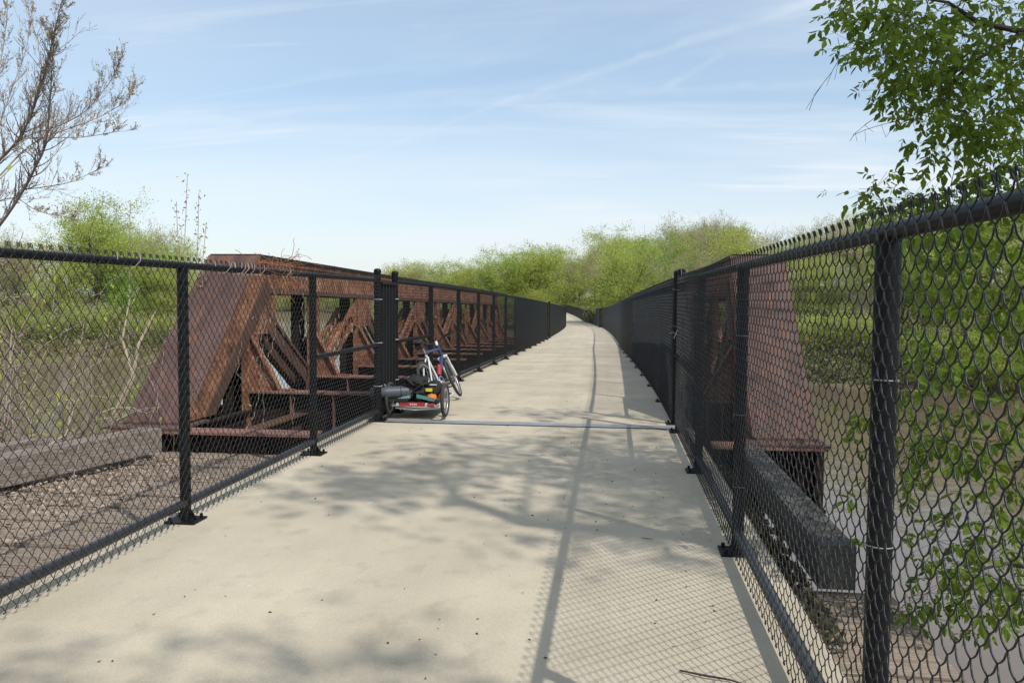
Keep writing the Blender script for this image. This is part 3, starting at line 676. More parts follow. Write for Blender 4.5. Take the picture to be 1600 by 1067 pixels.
def woods():
    rs = random.Random(21)
    # row behind the left fence and the bend of the path, seen between pixel columns 620 and 1000 : (bearing x/y, distance, kind, height scale)
    row = [(-.262,150,'leafy',.78),(-.250,138,'leafy2',.72),(-.238,142,'leafy',.90),(-.226,135,'olive',.74),(-.214,140,'leafy2',.86),(-.200,128,'leafy2',.80),(-.188,132,'leafy',.95),
           (-.172,126,'leafy',.90),(-.158,130,'leafy2',1.0),(-.142,122,'leafy',1.04),(-.126,124,'leafy2',1.10),(-.112,120,'leafy',1.12),(-.098,118,'leafy2',1.08),(-.084,122,'leafy',.98),
           (-.072,244,'bare',1.45),(-.064,250,'bare',1.6),(-.056,246,'bare',1.5),(-.048,252,'bare',1.45),(-.06,242,'olive',1.05),(-.07,241,'olive',1.0),(-.05,241,'leafy2',1.0),(-.040,246,'leafy2',1.2),(-.080,242,'leafy2',1.3),(-.052,240,'shrub',2.0),(-.062,240,'shrub',2.0),(-.070,240,'shrub',2.0),
           (-.03,124,'leafy',.95),(-.018,120,'leafy2',1.0),(-.002,118,'leafy',1.06),(.014,122,'leafy2',1.04),(.026,108,'bright',1.05),(.042,104,'bright',1.06),(.034,120,'leafy',1.1)]
    def clear(x, y, m=4.0): return y > 238 or abs(x-(-1.1-.00031*max(0, y-10)**2)) > m
    for k, d, kind, s in row:
        if not clear(k*d, d): continue
        plant_to(kind, k*d, d, min(1.04, .80+.2*s) if kind != 'shrub' else .4, sx=1.25)
    # hillside on the right bank
    for i in range(84):
        k = rs.uniform(-.02, .64); d = rs.uniform(86, 160)-max(0, k-.25)*70
        kind = rs.choice(['bare', 'leafy2', 'olive', 'olive', 'leafy2', 'leafy', 'leafy', 'olive'])
        if not clear(k*d, d): continue
        plant_to(kind, k*d, d, rs.uniform(.72, 1.0), 1.15)
    for k, d, kind, s in [(.075,132,'bare',1.12),(.10,128,'olive',1.15),(.125,130,'olive',1.15),(.14,120,'leafy',1.08),(.09,112,'bare',1.1),(.06,118,'bare',1.1),(.17,112,'bare',1.0),(.20,108,'leafy2',.95),(.23,104,'olive',.95),(.26,100,'olive',1.0),(.29,96,'leafy',.95),(.155,95,'leafy2',.8)]: plant_to(kind, k*d, d, min(1.05, s*.93), 1.1)
    for k in np.arange(.10, .62, .026):
        d = 76-max(0, k-.15)*52+rs.uniform(0, 7); plant_to(rs.choice(['leafy2', 'leafy', 'olive', 'bare', 'leafy', 'bare']), k*d, d+4, rs.uniform(.55, .85))
    for k in np.arange(.16, .60, .022):
        d = 70-max(0, k-.2)*50+rs.uniform(0, 3); plant('shrub', k*d, d+1.5, rs.uniform(.5, .95))
    for i in range(34):             # leafy undergrowth trees behind the fences
        k = -.275+.33*(i+.5)/34; d = rs.uniform(112, 124)+(12 if k < -.2 else 0)
        if clear(k*d, d, 5): plant_to(rs.choice(['leafy', 'leafy2', 'shrub', 'bright' if k > .0 else 'leafy', 'olive']), k*d, d, rs.uniform(.42, .66), 1.5)
    for i in range(26):             # behind the left point of land
        x = rs.uniform(-125, -50); y = rs.uniform(94, 122); plant(rs.choice(['leafy', 'leafy2', 'olive', 'bare', 'bare']), x, y, rs.uniform(.6, .82) if not -76 < x < -60 else .9)
    # far left bank seen through the truss
    for i in range(26):
        k = -.30-.26*(i+.5)/26; d = rs.uniform(215, 235)+(-k-.3)*40; plant(rs.choice(['leafy', 'leafy2', 'bright', 'olive']), k*d, d, rs.uniform(.55, .7), sx=1.3)
    for i in range(18):
        k = -.30-.24*(i+.5)/18; d = 209+(-k-.3)*70; plant('shrub', k*d, d, rs.uniform(1.0, 1.5))
    # left point of land
    for x, y, kind, s in [(-57,88,'leafy',.98),(-61,90,'leafy2',.86),(-53,90,'leafy2',.72),(-64,86,'olive',.74),(-50,92,'leafy2',.68),(-48,88,'leafy',.55),(-52,86,'bright',.52),(-67,84,'leafy',.72),(-71,86,'bare',.85),(-58,83,'leafy2',.6),(-66,80,'leafy2',.6),(-75,82,'olive',.8),(-62,78,'bare',.5),(-80,84,'leafy',.75),(-46,92,'olive',.6),(-70,78,'bare',.55)]: plant(kind, x, y, s)
    for i in range(22):
        t = i/21; x = -46-34*t+rs.uniform(-1, 1); y = 81.5-9*t+rs.uniform(1.0, 4.5); plant('shrub', x, y, rs.uniform(.45, .95))
woods()
def undergrowth():
    nr = np.random.default_rng(4); pts = []
    def along(poly, n, w):
        A = np.array(poly, float); seg = np.linalg.norm(np.diff(A, axis=0), axis=1); i = nr.choice(len(seg), n, p=seg/seg.sum()); t = nr.random(n)[:, None]
        e = (A[i+1]-A[i]); nn = np.stack([-e[:, 1], e[:, 0]], 1); nn /= np.linalg.norm(nn, axis=1)[:, None]
        return A[i]+t*e+nn*(nr.random(n)**1.5*w)[:, None]
    P = np.concatenate([along([(-6,92),(7,74),(16,66),(23,62),(31,55),(46,42)][::1], 46000, 20)])
    Q = along([(-80,64.4),(-62,68),(-44,81)], 9000, 14)
    P = np.concatenate([P, Q]); z = ground_z(P); ok = z > -4.95
    C = np.column_stack([P, z])[ok]; C[:, 2] += nr.random(len(C))**2*1.5
    V, Fq = leaf_cards(C, .30, nr, -.6); tag(link('undergrowth', np_mesh('undergrowth', V, Fq, M_UNDER)), 'mixed green and tan undergrowth covering the far river banks', 'undergrowth', kind='stuff')
undergrowth()
# ------------------------------------------------------------------ near bare tree on the left
def bare_tree():
    BR = [[(-10.95,12.50,2.86),(-9.85,12.25,3.23),(-9.22,12.00,3.57),(-8.71,11.75,3.84),(-8.33,11.50,4.12),(-8.01,11.25,4.42),(-7.70,11.00,4.74),(-7.42,10.75,5.04),(-7.15,10.50,5.32)],
     [(-9.60,12.50,3.68),(-9.16,12.50,4.00),(-8.56,12.50,4.18),(-8.13,12.50,4.40),(-7.75,12.50,4.80),(-7.59,12.50,5.09)],
     [(-9.61,12.50,3.41),(-9.23,12.75,3.94),(-8.74,13.00,4.23),(-8.45,13.25,4.43),(-8.10,13.50,4.74),(-8.09,13.75,5.01)],
     [(-10.31,12.50,1.95),(-9.44,12.25,2.62),(-8.84,12.00,3.13),(-8.47,11.75,3.41),(-8.12,11.50,3.71),(-7.86,11.25,4.24),(-7.64,11.00,4.69),(-7.43,10.75,4.96)],
     [(-9.21,12.50,3.19),(-8.85,12.50,3.23),(-8.42,12.50,3.30),(-7.89,12.50,3.52)],
     [(-10.49,12.50,3.16),(-10.46,12.75,3.70),(-10.18,13.00,4.77),(-10.13,13.25,5.35),(-10.18,13.50,6.16),(-10.33,13.75,6.78)],
     [(-9.26,12.50,3.98),(-8.55,12.25,3.94),(-7.87,12.00,3.89),(-7.15,11.75,3.92)],
     [(-10.63,12.50,2.36),(-9.95,12.50,2.86),(-9.40,12.50,3.06),(-8.97,12.50,2.85),(-8.43,12.50,2.75)],
     [(-10.05,12.50,3.26),(-9.89,12.75,4.00),(-9.79,13.00,4.76),(-9.67,13.25,5.55),(-9.72,13.50,6.25)],
     [(-10.31,12.50,1.95),(-9.7,12.3,2.0),(-9.0,12.2,1.9),(-8.4,12.0,2.1)]]
    RAD = [.055, .028, .03, .06, .022, .04, .022, .028, .03, .02]
    rng = random.Random(31); b = MB(); pts = []
    b.tube([(-12.2,12.6,-4.6), (-12.0,12.55,-2), (-11.6,12.5,.3), (-10.95,12.5,2.0), (-10.75,12.5,2.86)], [.19, .16, .13, .10, .07], 9, False)
    b.tube([(-11.6,12.5,.3), (-11.0,12.5,1.2), (-10.31,12.5,1.95)], [.10, .08, .06], 8, False)
    def smooth(P):
        P = [Vector(p) for p in P]; out = []
        for i in range(len(P)-1):
            p0, p1, p2, p3 = P[max(i-1, 0)], P[i], P[i+1], P[min(i+2, len(P)-1)]
            for k in range(4):
                t = k/4; out.append(.5*((2*p1)+(p2-p0)*t+(2*p0-5*p1+4*p2-p3)*t*t+(3*p1-p0-3*p2+p3)*t**3))
        return out+[P[-1]]
    def twig(p, d, L, r, lev):
        n = 5; q = p.copy(); P = [q.copy()]; rr = [r]
        for i in range(n):
            d = (d+Vector((rng.gauss(0, .13), rng.gauss(0, .13), rng.gauss(0, .10)+.10))).normalized(); q = q+d*L/n; P.append(q.copy()); rr.append(max(.0021, r*(1-.7*(i+1)/n)))
        b.tube(P, rr, 4 if lev == 0 else 3, False); pts.extend([(x, lev) for x in P[1:]])
        if lev < 2:
            for k in range(rng.randint(3, 5) if lev == 0 else rng.randint(1, 2)):
                i = rng.randint(1, n-1); sd = Vector((rng.gauss(0, 1), rng.gauss(0, 1), rng.gauss(0, .6))); nd = (d*1.0+sd.normalized()*.62).normalized(); twig(P[i], nd, L*rng.uniform(.35, .65), rr[i]*.6, lev+1)
    for Bp, r0 in zip(BR, RAD):
        P = smooth(Bp); n = len(P); b.tube(P, [max(.0045, r0*.45*(1-.85*i/n)) for i in range(n)], 6, False)
        for i in range(3, n):
            for _ in range(3 if i > 9 else (2 if i > 4 else 1)):
                ax = (P[i]-P[i-1]).normalized(); sd = Vector((rng.gauss(0, 1), rng.gauss(0, 1), rng.gauss(.3, .8))).normalized()
                if rng.random() < .95: twig(P[i], (ax*.75+sd*.6).normalized(), rng.uniform(.22, .62)*(1 if i < n-7 else .5), max(.003, r0*(1-.85*i/n)*.25), 0)
    root = thing('budding_tree', 'large bare tree with small buds rising left of the near fence', 'tree'); b.build('trunk', M_TWIG, root)
    nr = np.random.default_rng(2); T = np.array([p for p, l in pts if l >= 1]); T = T[nr.random(len(T)) < .36]; C = T+nr.normal(0, .012, T.shape)
    V, Fq = leaf_cards(C, .030, nr, -.4); link('buds', np_mesh('buds', V, Fq, M_BUD), root)
bare_tree()
def saplings():
    rng = random.Random(9); nr = np.random.default_rng(9)
    for i, (x, y, h, lab) in enumerate([(-4.93,9.5,3.0,'taller leafy sapling rising above the fence top beside the truss end'), (-5.62,9.5,2.6,'slender single sapling above the fence top left of the tall sapling'), (-5.2,9.3,1.95,'short budding sapling just above the fence top')]):
        if i == 0: x = -5.68; y = 10.9; h = 3.15
        if i == 1: x = -6.2; y = 10.5; h = 2.75
        if i == 2: x = -6.15; y = 11.6; h = 2.35
        b = MB(); pts = []
        for k in range((4, 1, 2)[i]):
            top = Vector((x+(0, .14, -.16, .30)[k]*(.9), y+rng.uniform(-.1, .1), h-(0, .22, .34, .62)[k])); base = Vector((x-.25+.08*k, y, -2.2)); P = []
            for t in np.linspace(0, 1, 9): p = base.lerp(top, t); p += Vector((rng.gauss(0, .012), rng.gauss(0, .012), 0)); P.append(p)
            b.tube(P, [.008*(1-.75*t)+.0015 for t in np.linspace(0, 1, 9)], 5, False)
            for t in np.linspace(.66, 1, 22): pts.append(base.lerp(top, t))
        root = thing('sapling', lab, 'sapling'); b.build('stem', M_TWIG, root)
        T = np.repeat(np.array(pts), 3, 0); V, Fq = leaf_cards(T+nr.normal(0, .03, T.shape), .045, nr, -.4); link('leaves', np_mesh('leaves', V, Fq, M_LEAF3), root)
saplings()
def bank_brush():
    """tangled brown brush with some new leaves on the near bank, left of the fence"""
    k = make_tree('brush', 'tangle of bare tan brush with a few new leaves on the near bank', 'brush', 44, 2.6, M_LEAF1, M_TWIG, 650, .06, .14,
                  dict(n=[12, 7, 4, 2], t0=[.02, .15, .2, .2], ang=[(20, 75), (25, 65), (25, 65), (20, 60)], len=[(.7, 1.0), (.4, .8), (.4, .75), (.5, .7)], rmin=.004, wob=.22), 'bare brush on the near left bank')
    rs = random.Random(3); first = True
    for x, y, s in [(-8.2,6.4,.85),(-9.6,7.6,1.0),(-10.6,8.2,1.05),(-7.4,9.8,.8),(-13,9.4,1.1),(-11.4,9.6,.95),(-6.7,10.8,.8),(-9.2,9.2,.95),(-12.4,7.6,1.1),(-7.0,8.8,.7),(-14.6,8.8,1.25),(-8.4,11.0,.9),(-16.5,9.5,1.35),(-10.6,6.2,.9)]:
        z = max(-5.0, float(ground_z([(x, y)])[0]))-.1
        if first: k.location = (x, y, z); k.scale = (s*1.3, s*1.3, s*1.6); first = False
        else: dup(k, (x, y, z), (0, 0, rs.uniform(0, 6)), (s*1.3, s*1.3, s*1.6))
bank_brush()
def leaning_stem():
    b = MB(); b.tube([(-7.6, 9.6, -3.2), (-6.9, 9.9, -1.2), (-6.25, 10.0, -.05), (-5.95, 10.0, .55), (-5.9, 10.05, .95), (-5.7, 10.1, 1.35)], [.07, .06, .05, .035, .02, .012], 7, False)
    b.tube([(-5.95, 10.0, .55), (-6.15, 10.1, 1.0), (-6.1, 10.2, 1.5)], [.022, .015, .006], 6, False); b.tube([(-6.25, 10.0, -.05), (-5.75, 10.05, .2), (-5.5, 10.1, .7)], [.02, .014, .005], 6, False)
    tag(b.build('leaning_stem', mat('pale_wood', [(.3, (.34,.26,.17)), (.7, (.52,.42,.30))], 6, .9, coord='Position')), 'pale crooked bare stem leaning on the bank behind the sloping truss end', 'tree stem')
leaning_stem()
# ------------------------------------------------------------------ box elder on the right: branches over the frame, crown that shades the path
def box_elder():
    rng = random.Random(17); nr = np.random.default_rng(17)
    TOP = [(1.53,5.72,3.39),(1.44,5.93,3.36),(1.73,6.72,3.45),(1.83,6.42,3.43),(1.74,5.73,3.37),(2.01,6.21,3.47),(2.12,6.27,3.57),(1.81,5.82,3.29),(2.03,6.63,3.28),(1.86,5.76,3.13),(2.10,6.15,3.30),(2.23,6.32,3.15),(2.23,6.20,3.18),(2.39,6.42,3.30),(1.92,6.63,3.12),(2.15,6.94,3.14),(2.06,6.00,2.97),(2.30,6.51,3.13),(2.28,6.57,3.01),(2.05,6.01,2.78),(2.02,5.60,2.80),(2.68,6.96,3.47),(2.44,6.02,3.31),(2.31,6.04,3.05),(2.87,6.85,3.31),(2.65,6.42,3.05),(2.47,6.26,2.87),(2.86,6.68,2.97),(2.15,5.64,2.69),(2.39,6.59,2.73),(2.10,6.12,2.63),(2.15,5.73,2.60),(2.71,6.52,2.58),(3.01,6.90,2.73),(2.55,5.89,2.97),(2.61,6.48,2.51),(2.27,6.02,2.34),(2.37,6.64,2.37),(2.23,6.61,2.35),(1.63,5.91,2.31),(1.94,6.76,2.32),(1.94,6.52,2.24),(2.60,6.56,2.40),(2.86,6.75,2.38),(1.46,6.20,3.61),(1.80,6.66,3.82),(2.53,6.83,3.72),(2.47,5.74,3.37),(2.70,6.79,3.74),(2.69,6.15,3.24),(1.99,6.27,2.29),(2.57,5.80,2.39),(2.66,6.58,2.80),(2.61,6.01,2.73),(2.07,6.82,3.80),(1.74,5.99,3.39),(1.78,6.39,3.29),(2.05,6.16,3.13),(2.36,6.46,3.45)]
    LOW = [(1.68,4.87,1.99),(1.80,4.83,1.99),(2.47,6.19,2.14),(2.64,6.21,2.10),(2.19,5.76,1.90),(2.78,6.61,1.90),(2.16,4.89,1.69),(2.54,6.44,1.67),(1.67,4.81,1.75),(2.93,6.71,1.44),(2.42,5.90,1.29),(2.64,5.86,1.21),(2.57,6.73,1.53),(2.67,6.29,1.04),(2.81,6.30,0.82),(1.84,4.53,1.04),(1.79,5.29,0.74),(1.65,4.60,0.95),(1.55,4.86,0.70),(1.39,4.91,0.79),(1.75,6.46,0.42),(1.93,5.11,0.11),(2.19,5.58,-0.17),(2.73,6.44,-0.18),(2.95,6.72,-0.42),(2.77,6.10,0.06),(1.76,4.91,-0.04),(2.34,5.71,0.11),(2.76,6.09,-0.29),(2.00,4.52,0.59),(1.50,6.03,0.74),(2.40,5.28,0.65),(1.89,5.82,1.95),(2.68,6.01,1.96),(2.49,6.01,1.54),(2.09,5.66,1.22),(2.60,5.73,-0.39),(1.20,4.95,0.78),(1.64,6.27,0.71),(1.39,4.94,0.65),(1.83,5.88,0.81),(2.08,6.04,0.84),(1.66,5.08,0.57),(1.90,5.18,0.65),(1.95,5.05,0.79),(1.93,4.51,0.88),(1.84,5.26,0.02),(1.75,4.78,0.29),(1.88,4.81,0.23),(1.91,4.67,0.21),(1.98,4.69,0.12),(2.64,5.93,-0.07),(2.37,5.15,-0.11),(1.86,4.81,-0.02),(2.27,5.48,-0.32),(1.86,5.51,-0.28),(1.38,5.59,1.05),(1.36,6.12,0.90),(1.71,4.60,1.16),(1.66,5.04,1.11),(2.00,4.87,1.17),(1.69,4.33,0.62),(2.09,4.66,0.62)]
    LOW += [(2.20,6.65,2.12),(2.44,7.48,2.03),(2.30,7.23,1.78),(2.62,8.05,1.60),(2.62,8.18,1.18),(2.49,7.51,1.10),(2.72,7.72,2.18),(2.20,6.08,1.88),(2.64,7.48,1.77),(2.81,7.82,1.60),(2.40,6.70,1.36),(2.58,7.08,1.15),(2.65,6.90,2.13),(3.05,8.10,1.97),(2.53,6.49,1.81),(2.60,6.71,1.61),(2.20,5.70,1.38),(2.57,6.75,1.14),(3.02,7.28,2.24),(3.25,8.04,2.00),(3.29,8.01,1.73),(2.66,6.52,1.57),(3.43,8.17,1.28),(2.56,6.17,1.20),(3.32,7.76,2.19),(2.62,6.09,1.88),(2.93,6.71,1.69),(2.58,5.88,1.50),(3.47,7.85,1.33),(3.48,7.77,1.03),(2.83,6.05,2.11),(3.23,7.02,1.96),(2.92,6.35,1.72),(3.26,6.93,1.56),(3.36,7.08,1.37),(2.80,5.97,1.15)]
    LOW = [p for i, p in enumerate(LOW) if i < 37 or i % 5 not in (1, 3)]
    # crown overhead, out of the frame, chosen by where its shade falls on the path
    CAN = []
    def shade(cx, cy, rx_, ry_, n, z0=9.0, z1=14.0):
        k = 0
        while k < n:
            a, rr = rng.uniform(0, 6.28), math.sqrt(rng.random()); gx, gy = cx+rx_*rr*math.cos(a), cy+ry_*rr*math.sin(a); z = rng.uniform(z0, z1)
            p = Vector((gx+SUN.x/SUN.z*z, gy+SUN.y/SUN.z*z, z)); e = p-Vector((0, 0, CAM_H)); dz_ = e.dot(fw)
            if dz_ > .1:
                u_, v_ = 800+F_PX*e.dot(rt)/dz_, 533-F_PX*e.dot(up)/dz_
                if -60 < u_ < 1690 and v_ > -70: k += .2; continue
            CAN.append(tuple(p)); k += 1
    shade(-.7, 7.6, 1.6, 1.9, 44); shade(-1.4, 3.2, 1.4, .45, 9); shade(.15, 6.8, .7, 1.5, 13); shade(-.5, 11.4, 1.1, .4, 7); shade(-2.0, 6.9, .8, .6, 8); shade(.1, 8.8, .9, 1.3, 10); shade(1.6, 6.5, .8, 2.5, 10)
    nodes = []; b = MB()
    def limb(P, r0, r1):
        P = [Vector(p) for p in P]; n = len(P); b.tube(P, [r0+(r1-r0)*i/(n-1) for i in range(n)], 8 if r0 > .05 else 5, False)
        for i in range(n-1):
            for k in range(4): nodes.append((P[i].lerp(P[i+1], k/4), r0+(r1-r0)*(i+k/4)/(n-1)))
        nodes.append((P[-1], r1))
    limb([(6.6,1.2,-5), (6.5,1.4,-2), (6.2,1.9,.6), (5.8,2.4,2.6), (5.2,2.6,4.4), (4.6,2.3,6.2), (4.0,1.8,7.6), (4.6,1.4,9.6), (5.4,1.2,11.4)], .26, .03)
    limb([(5.8,2.4,2.6), (5.0,4.0,2.95), (4.0,5.4,3.15), (3.2,6.2,3.28), (2.71,6.2,3.38), (2.42,6.2,3.45), (2.22,6.2,3.59), (1.97,6.2,3.64)], .042, .006)
    limb([(2.71,6.2,3.38), (2.55,6.2,3.28), (2.41,6.2,3.20), (2.27,6.2,3.07), (2.18,6.1,2.9)], .018, .006)
    limb([(3.2,6.2,3.28), (2.95,6.25,3.55), (2.75,6.3,3.75), (2.5,6.4,3.85)], .016, .006)
    limb([(6.2,1.9,.6), (5.0,3.8,1.2), (3.8,5.2,1.9), (3.1,6.0,2.2), (2.6,6.1,2.25), (2.2,6.1,2.2)], .07, .008)
    limb([(6.4,1.6,-.6), (5.0,3.6,-.2), (3.8,5.0,.3), (3.0,5.6,.55), (2.4,5.4,.6), (1.9,5.0,.7)], .06, .007)
    limb([(5.0,3.6,-.2), (4.0,5.2,-.3), (3.1,6.0,-.25), (2.6,5.9,-.15), (2.2,5.5,-.1)], .035, .006)
    limb([(4.6,1.4,9.6), (5.0,2.6,10.6), (5.6,3.4,11.6)], .03, .008); limb([(4.0,1.8,7.6), (4.6,3.0,8.8), (5.2,4.0,9.8)], .03, .008); limb([(5.4,1.2,11.4), (6.2,1.0,12.4), (6.8,.6,13.4)], .025, .008)
    root0 = Vector((5.2, 2.6, 3.0)); clus = [(Vector(p)+Vector((.07, 0, 0)), 1) for p in TOP]+[(Vector(p), 0) for p in LOW if p[0]/p[1] > .285]+[(Vector(p), 2) for p in CAN]
    clus.sort(key=lambda c: (c[0]-root0).length); cards = []; stalks = MB()
    for p, kind in clus:
        # join to the nearest wood that lies nearer the trunk
        best = min(nodes, key=lambda n: (n[0]-p).length+.35*max(0, (n[0]-root0).length-(p-root0).length)*4)
        q, r = best; mid = q.lerp(p, .5)+Vector((rng.gauss(0, .03), rng.gauss(0, .03), rng.gauss(.03, .03)))*min(1, (p-q).length*1.5)
        r1 = max(.0024, min(r*.5, .006 if kind != 2 else .004)); b.tube([q, q.lerp(mid, .5)+Vector((0, 0, .01)), mid, mid.lerp(p, .5), p], [r1, r1*.9, r1*.75, r1*.6, .0022], 4, False)
        for t in (.4, .7, 1.0): nodes.append((mid.lerp(p, t), r1*.6))
        spread = (.10 if kind == 1 else .12) if kind != 2 else .27; ng = (rng.randint(11, 18), rng.randint(17, 24), rng.randint(20, 32))[kind]
        for g in range(ng):
            # a compound leaf: a stalk with three or five drooping leaflets
            o = p+Vector((rng.gauss(0, spread), rng.gauss(0, spread), rng.gauss(-.01, spread*.75))); d = (o-p)*3+Vector((rng.gauss(0, .4), rng.gauss(0, .4), -.35)); d.normalize()
            if rng.random() < .6: b.tube([p, o], .0012, 3, False)
            s = d.orthogonal().normalized(); s = Matrix.Rotation(rng.uniform(0, 6.28), 3, d)@s; L = rng.uniform(.040, .088)*(1.15, 1.02, 1.6)[kind]
            for (t, a, k) in ((1.0, 0, 1.1), (.62, .95, .95), (.62, -.95, .95), (.25, 1.15, .75), (.25, -1.15, .75))[:5 if rng.random() < .5 else 3]:
                e = (d*math.cos(a)+s*math.sin(a)+Vector((0, 0, -.25))).normalized(); cards.append((o+d*(t*L*.9), e, L*k))
    A = np.array([c[0] for c in cards]); D = np.array([c[1] for c in cards]); Ls = np.array([c[2] for c in cards])[:, None]; n = len(A)
    U = nr.normal(size=(n, 3)); U[:, 2] *= .4; U -= (U*D).sum(1)[:, None]*D; U /= np.linalg.norm(U, axis=1)[:, None]; Wn = np.cross(D, U); f = nr.uniform(.0, .35, (n, 1))
    w = Ls*.25
    V = np.stack([A, A+D*Ls*.38-U*w+Wn*w*f, A+D*Ls*.72-U*w*.62+Wn*w*f*.6, A+D*Ls-Wn*Ls*.08, A+D*Ls*.72+U*w*.62+Wn*w*f*.6, A+D*Ls*.38+U*w+Wn*w*f], 1).reshape(-1, 3); i = np.arange(n)*6
    Fq = np.concatenate([np.stack([i, i+1, i+2, i+3], 1), np.stack([i, i+3, i+4, i+5], 1)])
    # a few fine dead hanging twigs
    for p, d in (((1.44,5.93,3.30), (-.12,0,-.42)), ((1.86,5.76,3.0), (.05,0,-.25)), ((1.95,6.6,3.05), (-.18,.05,-.25)), ((2.02,5.6,2.75), (.1,0,-.5)), ((2.15,6.3,2.9), (-.45,0,-.12)), ((2.3,6.2,2.6), (.12,0,-.4))):
        p, d = Vector(p), Vector(d); P = [p+d*t+Vector((.05*math.sin(5*t), 0, -.05*t*t)) for t in np.linspace(0, 1, 7)]; b.tube(P, .0022, 3, False)
        for t in (2, 3, 4, 5): b.tube([P[t], P[t]+Vector((rng.uniform(-.1, .05), rng.uniform(-.05, .05), -rng.uniform(.05, .14)))], .0015, 3, False)
    root = thing('box_elder_tree', 'leafy tree whose branches hang over the right fence from the upper right', 'tree'); b.build('trunk', M_TWIGD, root); link('crown', np_mesh('crown', V, Fq, M_MAPLE), root)
box_elder()
# ------------------------------------------------------------------ vines, weeds, litter
def vines():
    rng = random.Random(6)
    def vine(name, label, segs, m, extra=None):
        b = MB()
        for P, r in segs: b.tube(P, r, 4, False)
        tag(b.build(name, m), label, 'vine')
    segs = []
    for k in range(26):
        y = rng.uniform(5.7, 8.0) if k < 12 else rng.uniform(2.6, 6); z = rng.uniform(.35, 1.6); P = []; d = rng.uniform(-.4, .4)
        for i in range(9):
            t = i/8; P.append((XL-.035+rng.gauss(0, .012), y+d*t+rng.gauss(0, .015), z+(t-.5)*rng.uniform(.25, .6)+rng.gauss(0, .01)))
        segs.append((P, .0022))
    for k in range(9):
        y = rng.uniform(3.3, 7.6); P = []; n = 14
        for i in range(n): a = i*.9; P.append((XL+.02+.05*math.cos(a), y+i*.035, 1.79+.05*math.sin(a)))
        segs.append((P, .0025))
    vine('dead_vine', 'thin pale dead vine stems twisted through the left fence wires', segs, M_TWIG)
    segs = []; c = Vector((XL, 7.35, 1.80))
    for k in range(80):
        P = []; p = c+Vector((rng.gauss(0, .05), rng.gauss(0, .24), rng.gauss(.0, .06))); d = Vector((rng.gauss(0, .5), rng.gauss(0, 1), rng.gauss(0, .7))).normalized()
        for i in range(7): P.append(tuple(p)); d = (d+Vector((rng.gauss(0, .45), rng.gauss(0, .45), rng.gauss(-.05, .45)))).normalized(); p = p+d*.045
        segs.append((P, .0022))
    vine('vine_tangle', 'rust brown knot of dry vine on the left top rail', segs, mat('dry_vine', [(.3, (.20,.085,.04)), (.7, (.36,.17,.09))], 8, .9, coord='Position'))
    stem = [Vector((XR-.01+.02*math.sin(3*t), 10.0+.22*math.sin(2.1*t), .1+1.78*t)) for t in np.linspace(0, 1, 12)]; segs = [(stem, .005)]
    for k in range(46):
        P = []; p = stem[rng.randint(3, 11)].copy(); d = Vector((rng.gauss(0, .3), rng.gauss(0, .6), rng.gauss(0, 1))).normalized()
        for i in range(8): P.append(tuple(p)); d = (d+Vector((rng.gauss(0, .3), rng.gauss(0, .3), rng.gauss(0, .3)))).normalized(); p = p+d*.034
        segs.append((P, .0024))
    vine('vine_tangle', 'dry brown vine climbing the right fence beside the gate post', segs, M_TWIG)
vines()
def litter():
    nr = np.random.default_rng(12)
    n = 4400; yy = nr.uniform(1.5, 8.6, n); C = np.column_stack([XL-.25-(1.65+.255*(8.9-yy))*nr.random(n)**.45, yy, np.full(n, -.185)]); dens = (C[:, 0] < -4.1) | (nr.random(n) < .5); C = C[dens]; C[:, 2] += nr.random(len(C))*.02
    V, Fq = leaf_cards(C, .045, nr, 0, .25); tag(link('leaf_litter', np_mesh('leaf_litter', V, Fq, M_LITTER)), 'pale dry fallen leaves lying on the left plank deck', 'leaf litter', kind='stuff')
    n = 420; x = nr.uniform(XL+.15, XR-.1, n); y = 2.4+nr.random(n)**1.4*12; keep = (nr.random(n) < .25+.75*(x > -.9)); x, y = x[keep], y[keep]
    C = np.column_stack([x, y, [zd(v)+.004 for v in y]]); V, Fq = leaf_cards(C, .017, nr, 0, .1); tag(link('debris', np_mesh('debris', V, Fq, M_DEBRIS)), 'dark specks of seeds and leaf bits scattered on the path', 'debris', kind='stuff')
    b = MB(); b.tube([(.30,3.62,.006), (.40,3.57,.012), (.50,3.55,.009), (.60,3.49,.006)], [.004, .005, .004, .002], 5); tag(b.build('fallen_twig', M_TWIGD), 'thin dark fallen twig on the path near the right fence', 'twig')
    b = MB(); b.tube([(.20,5.62,.004), (.24,5.6,.006), (.28,5.6,.004)], [.002, .003, .001], 5); tag(b.build('fallen_twig', M_TWIGD), 'tiny dark twig in the tree shade on the path', 'twig')
    # weeds between the slab and the right kerb beam
    n = 1500; C = np.column_stack([nr.uniform(1.04, 1.24, n), nr.uniform(4.4, 9, n), nr.uniform(-.34, -.14, n)]); V, Fq = leaf_cards(C, .08, nr, -.9)
    tag(link('weeds', np_mesh('weeds', V, Fq, M_WEED)), 'dark dry weeds growing between the path slab and the right timber beam', 'weeds', kind='stuff')
litter()
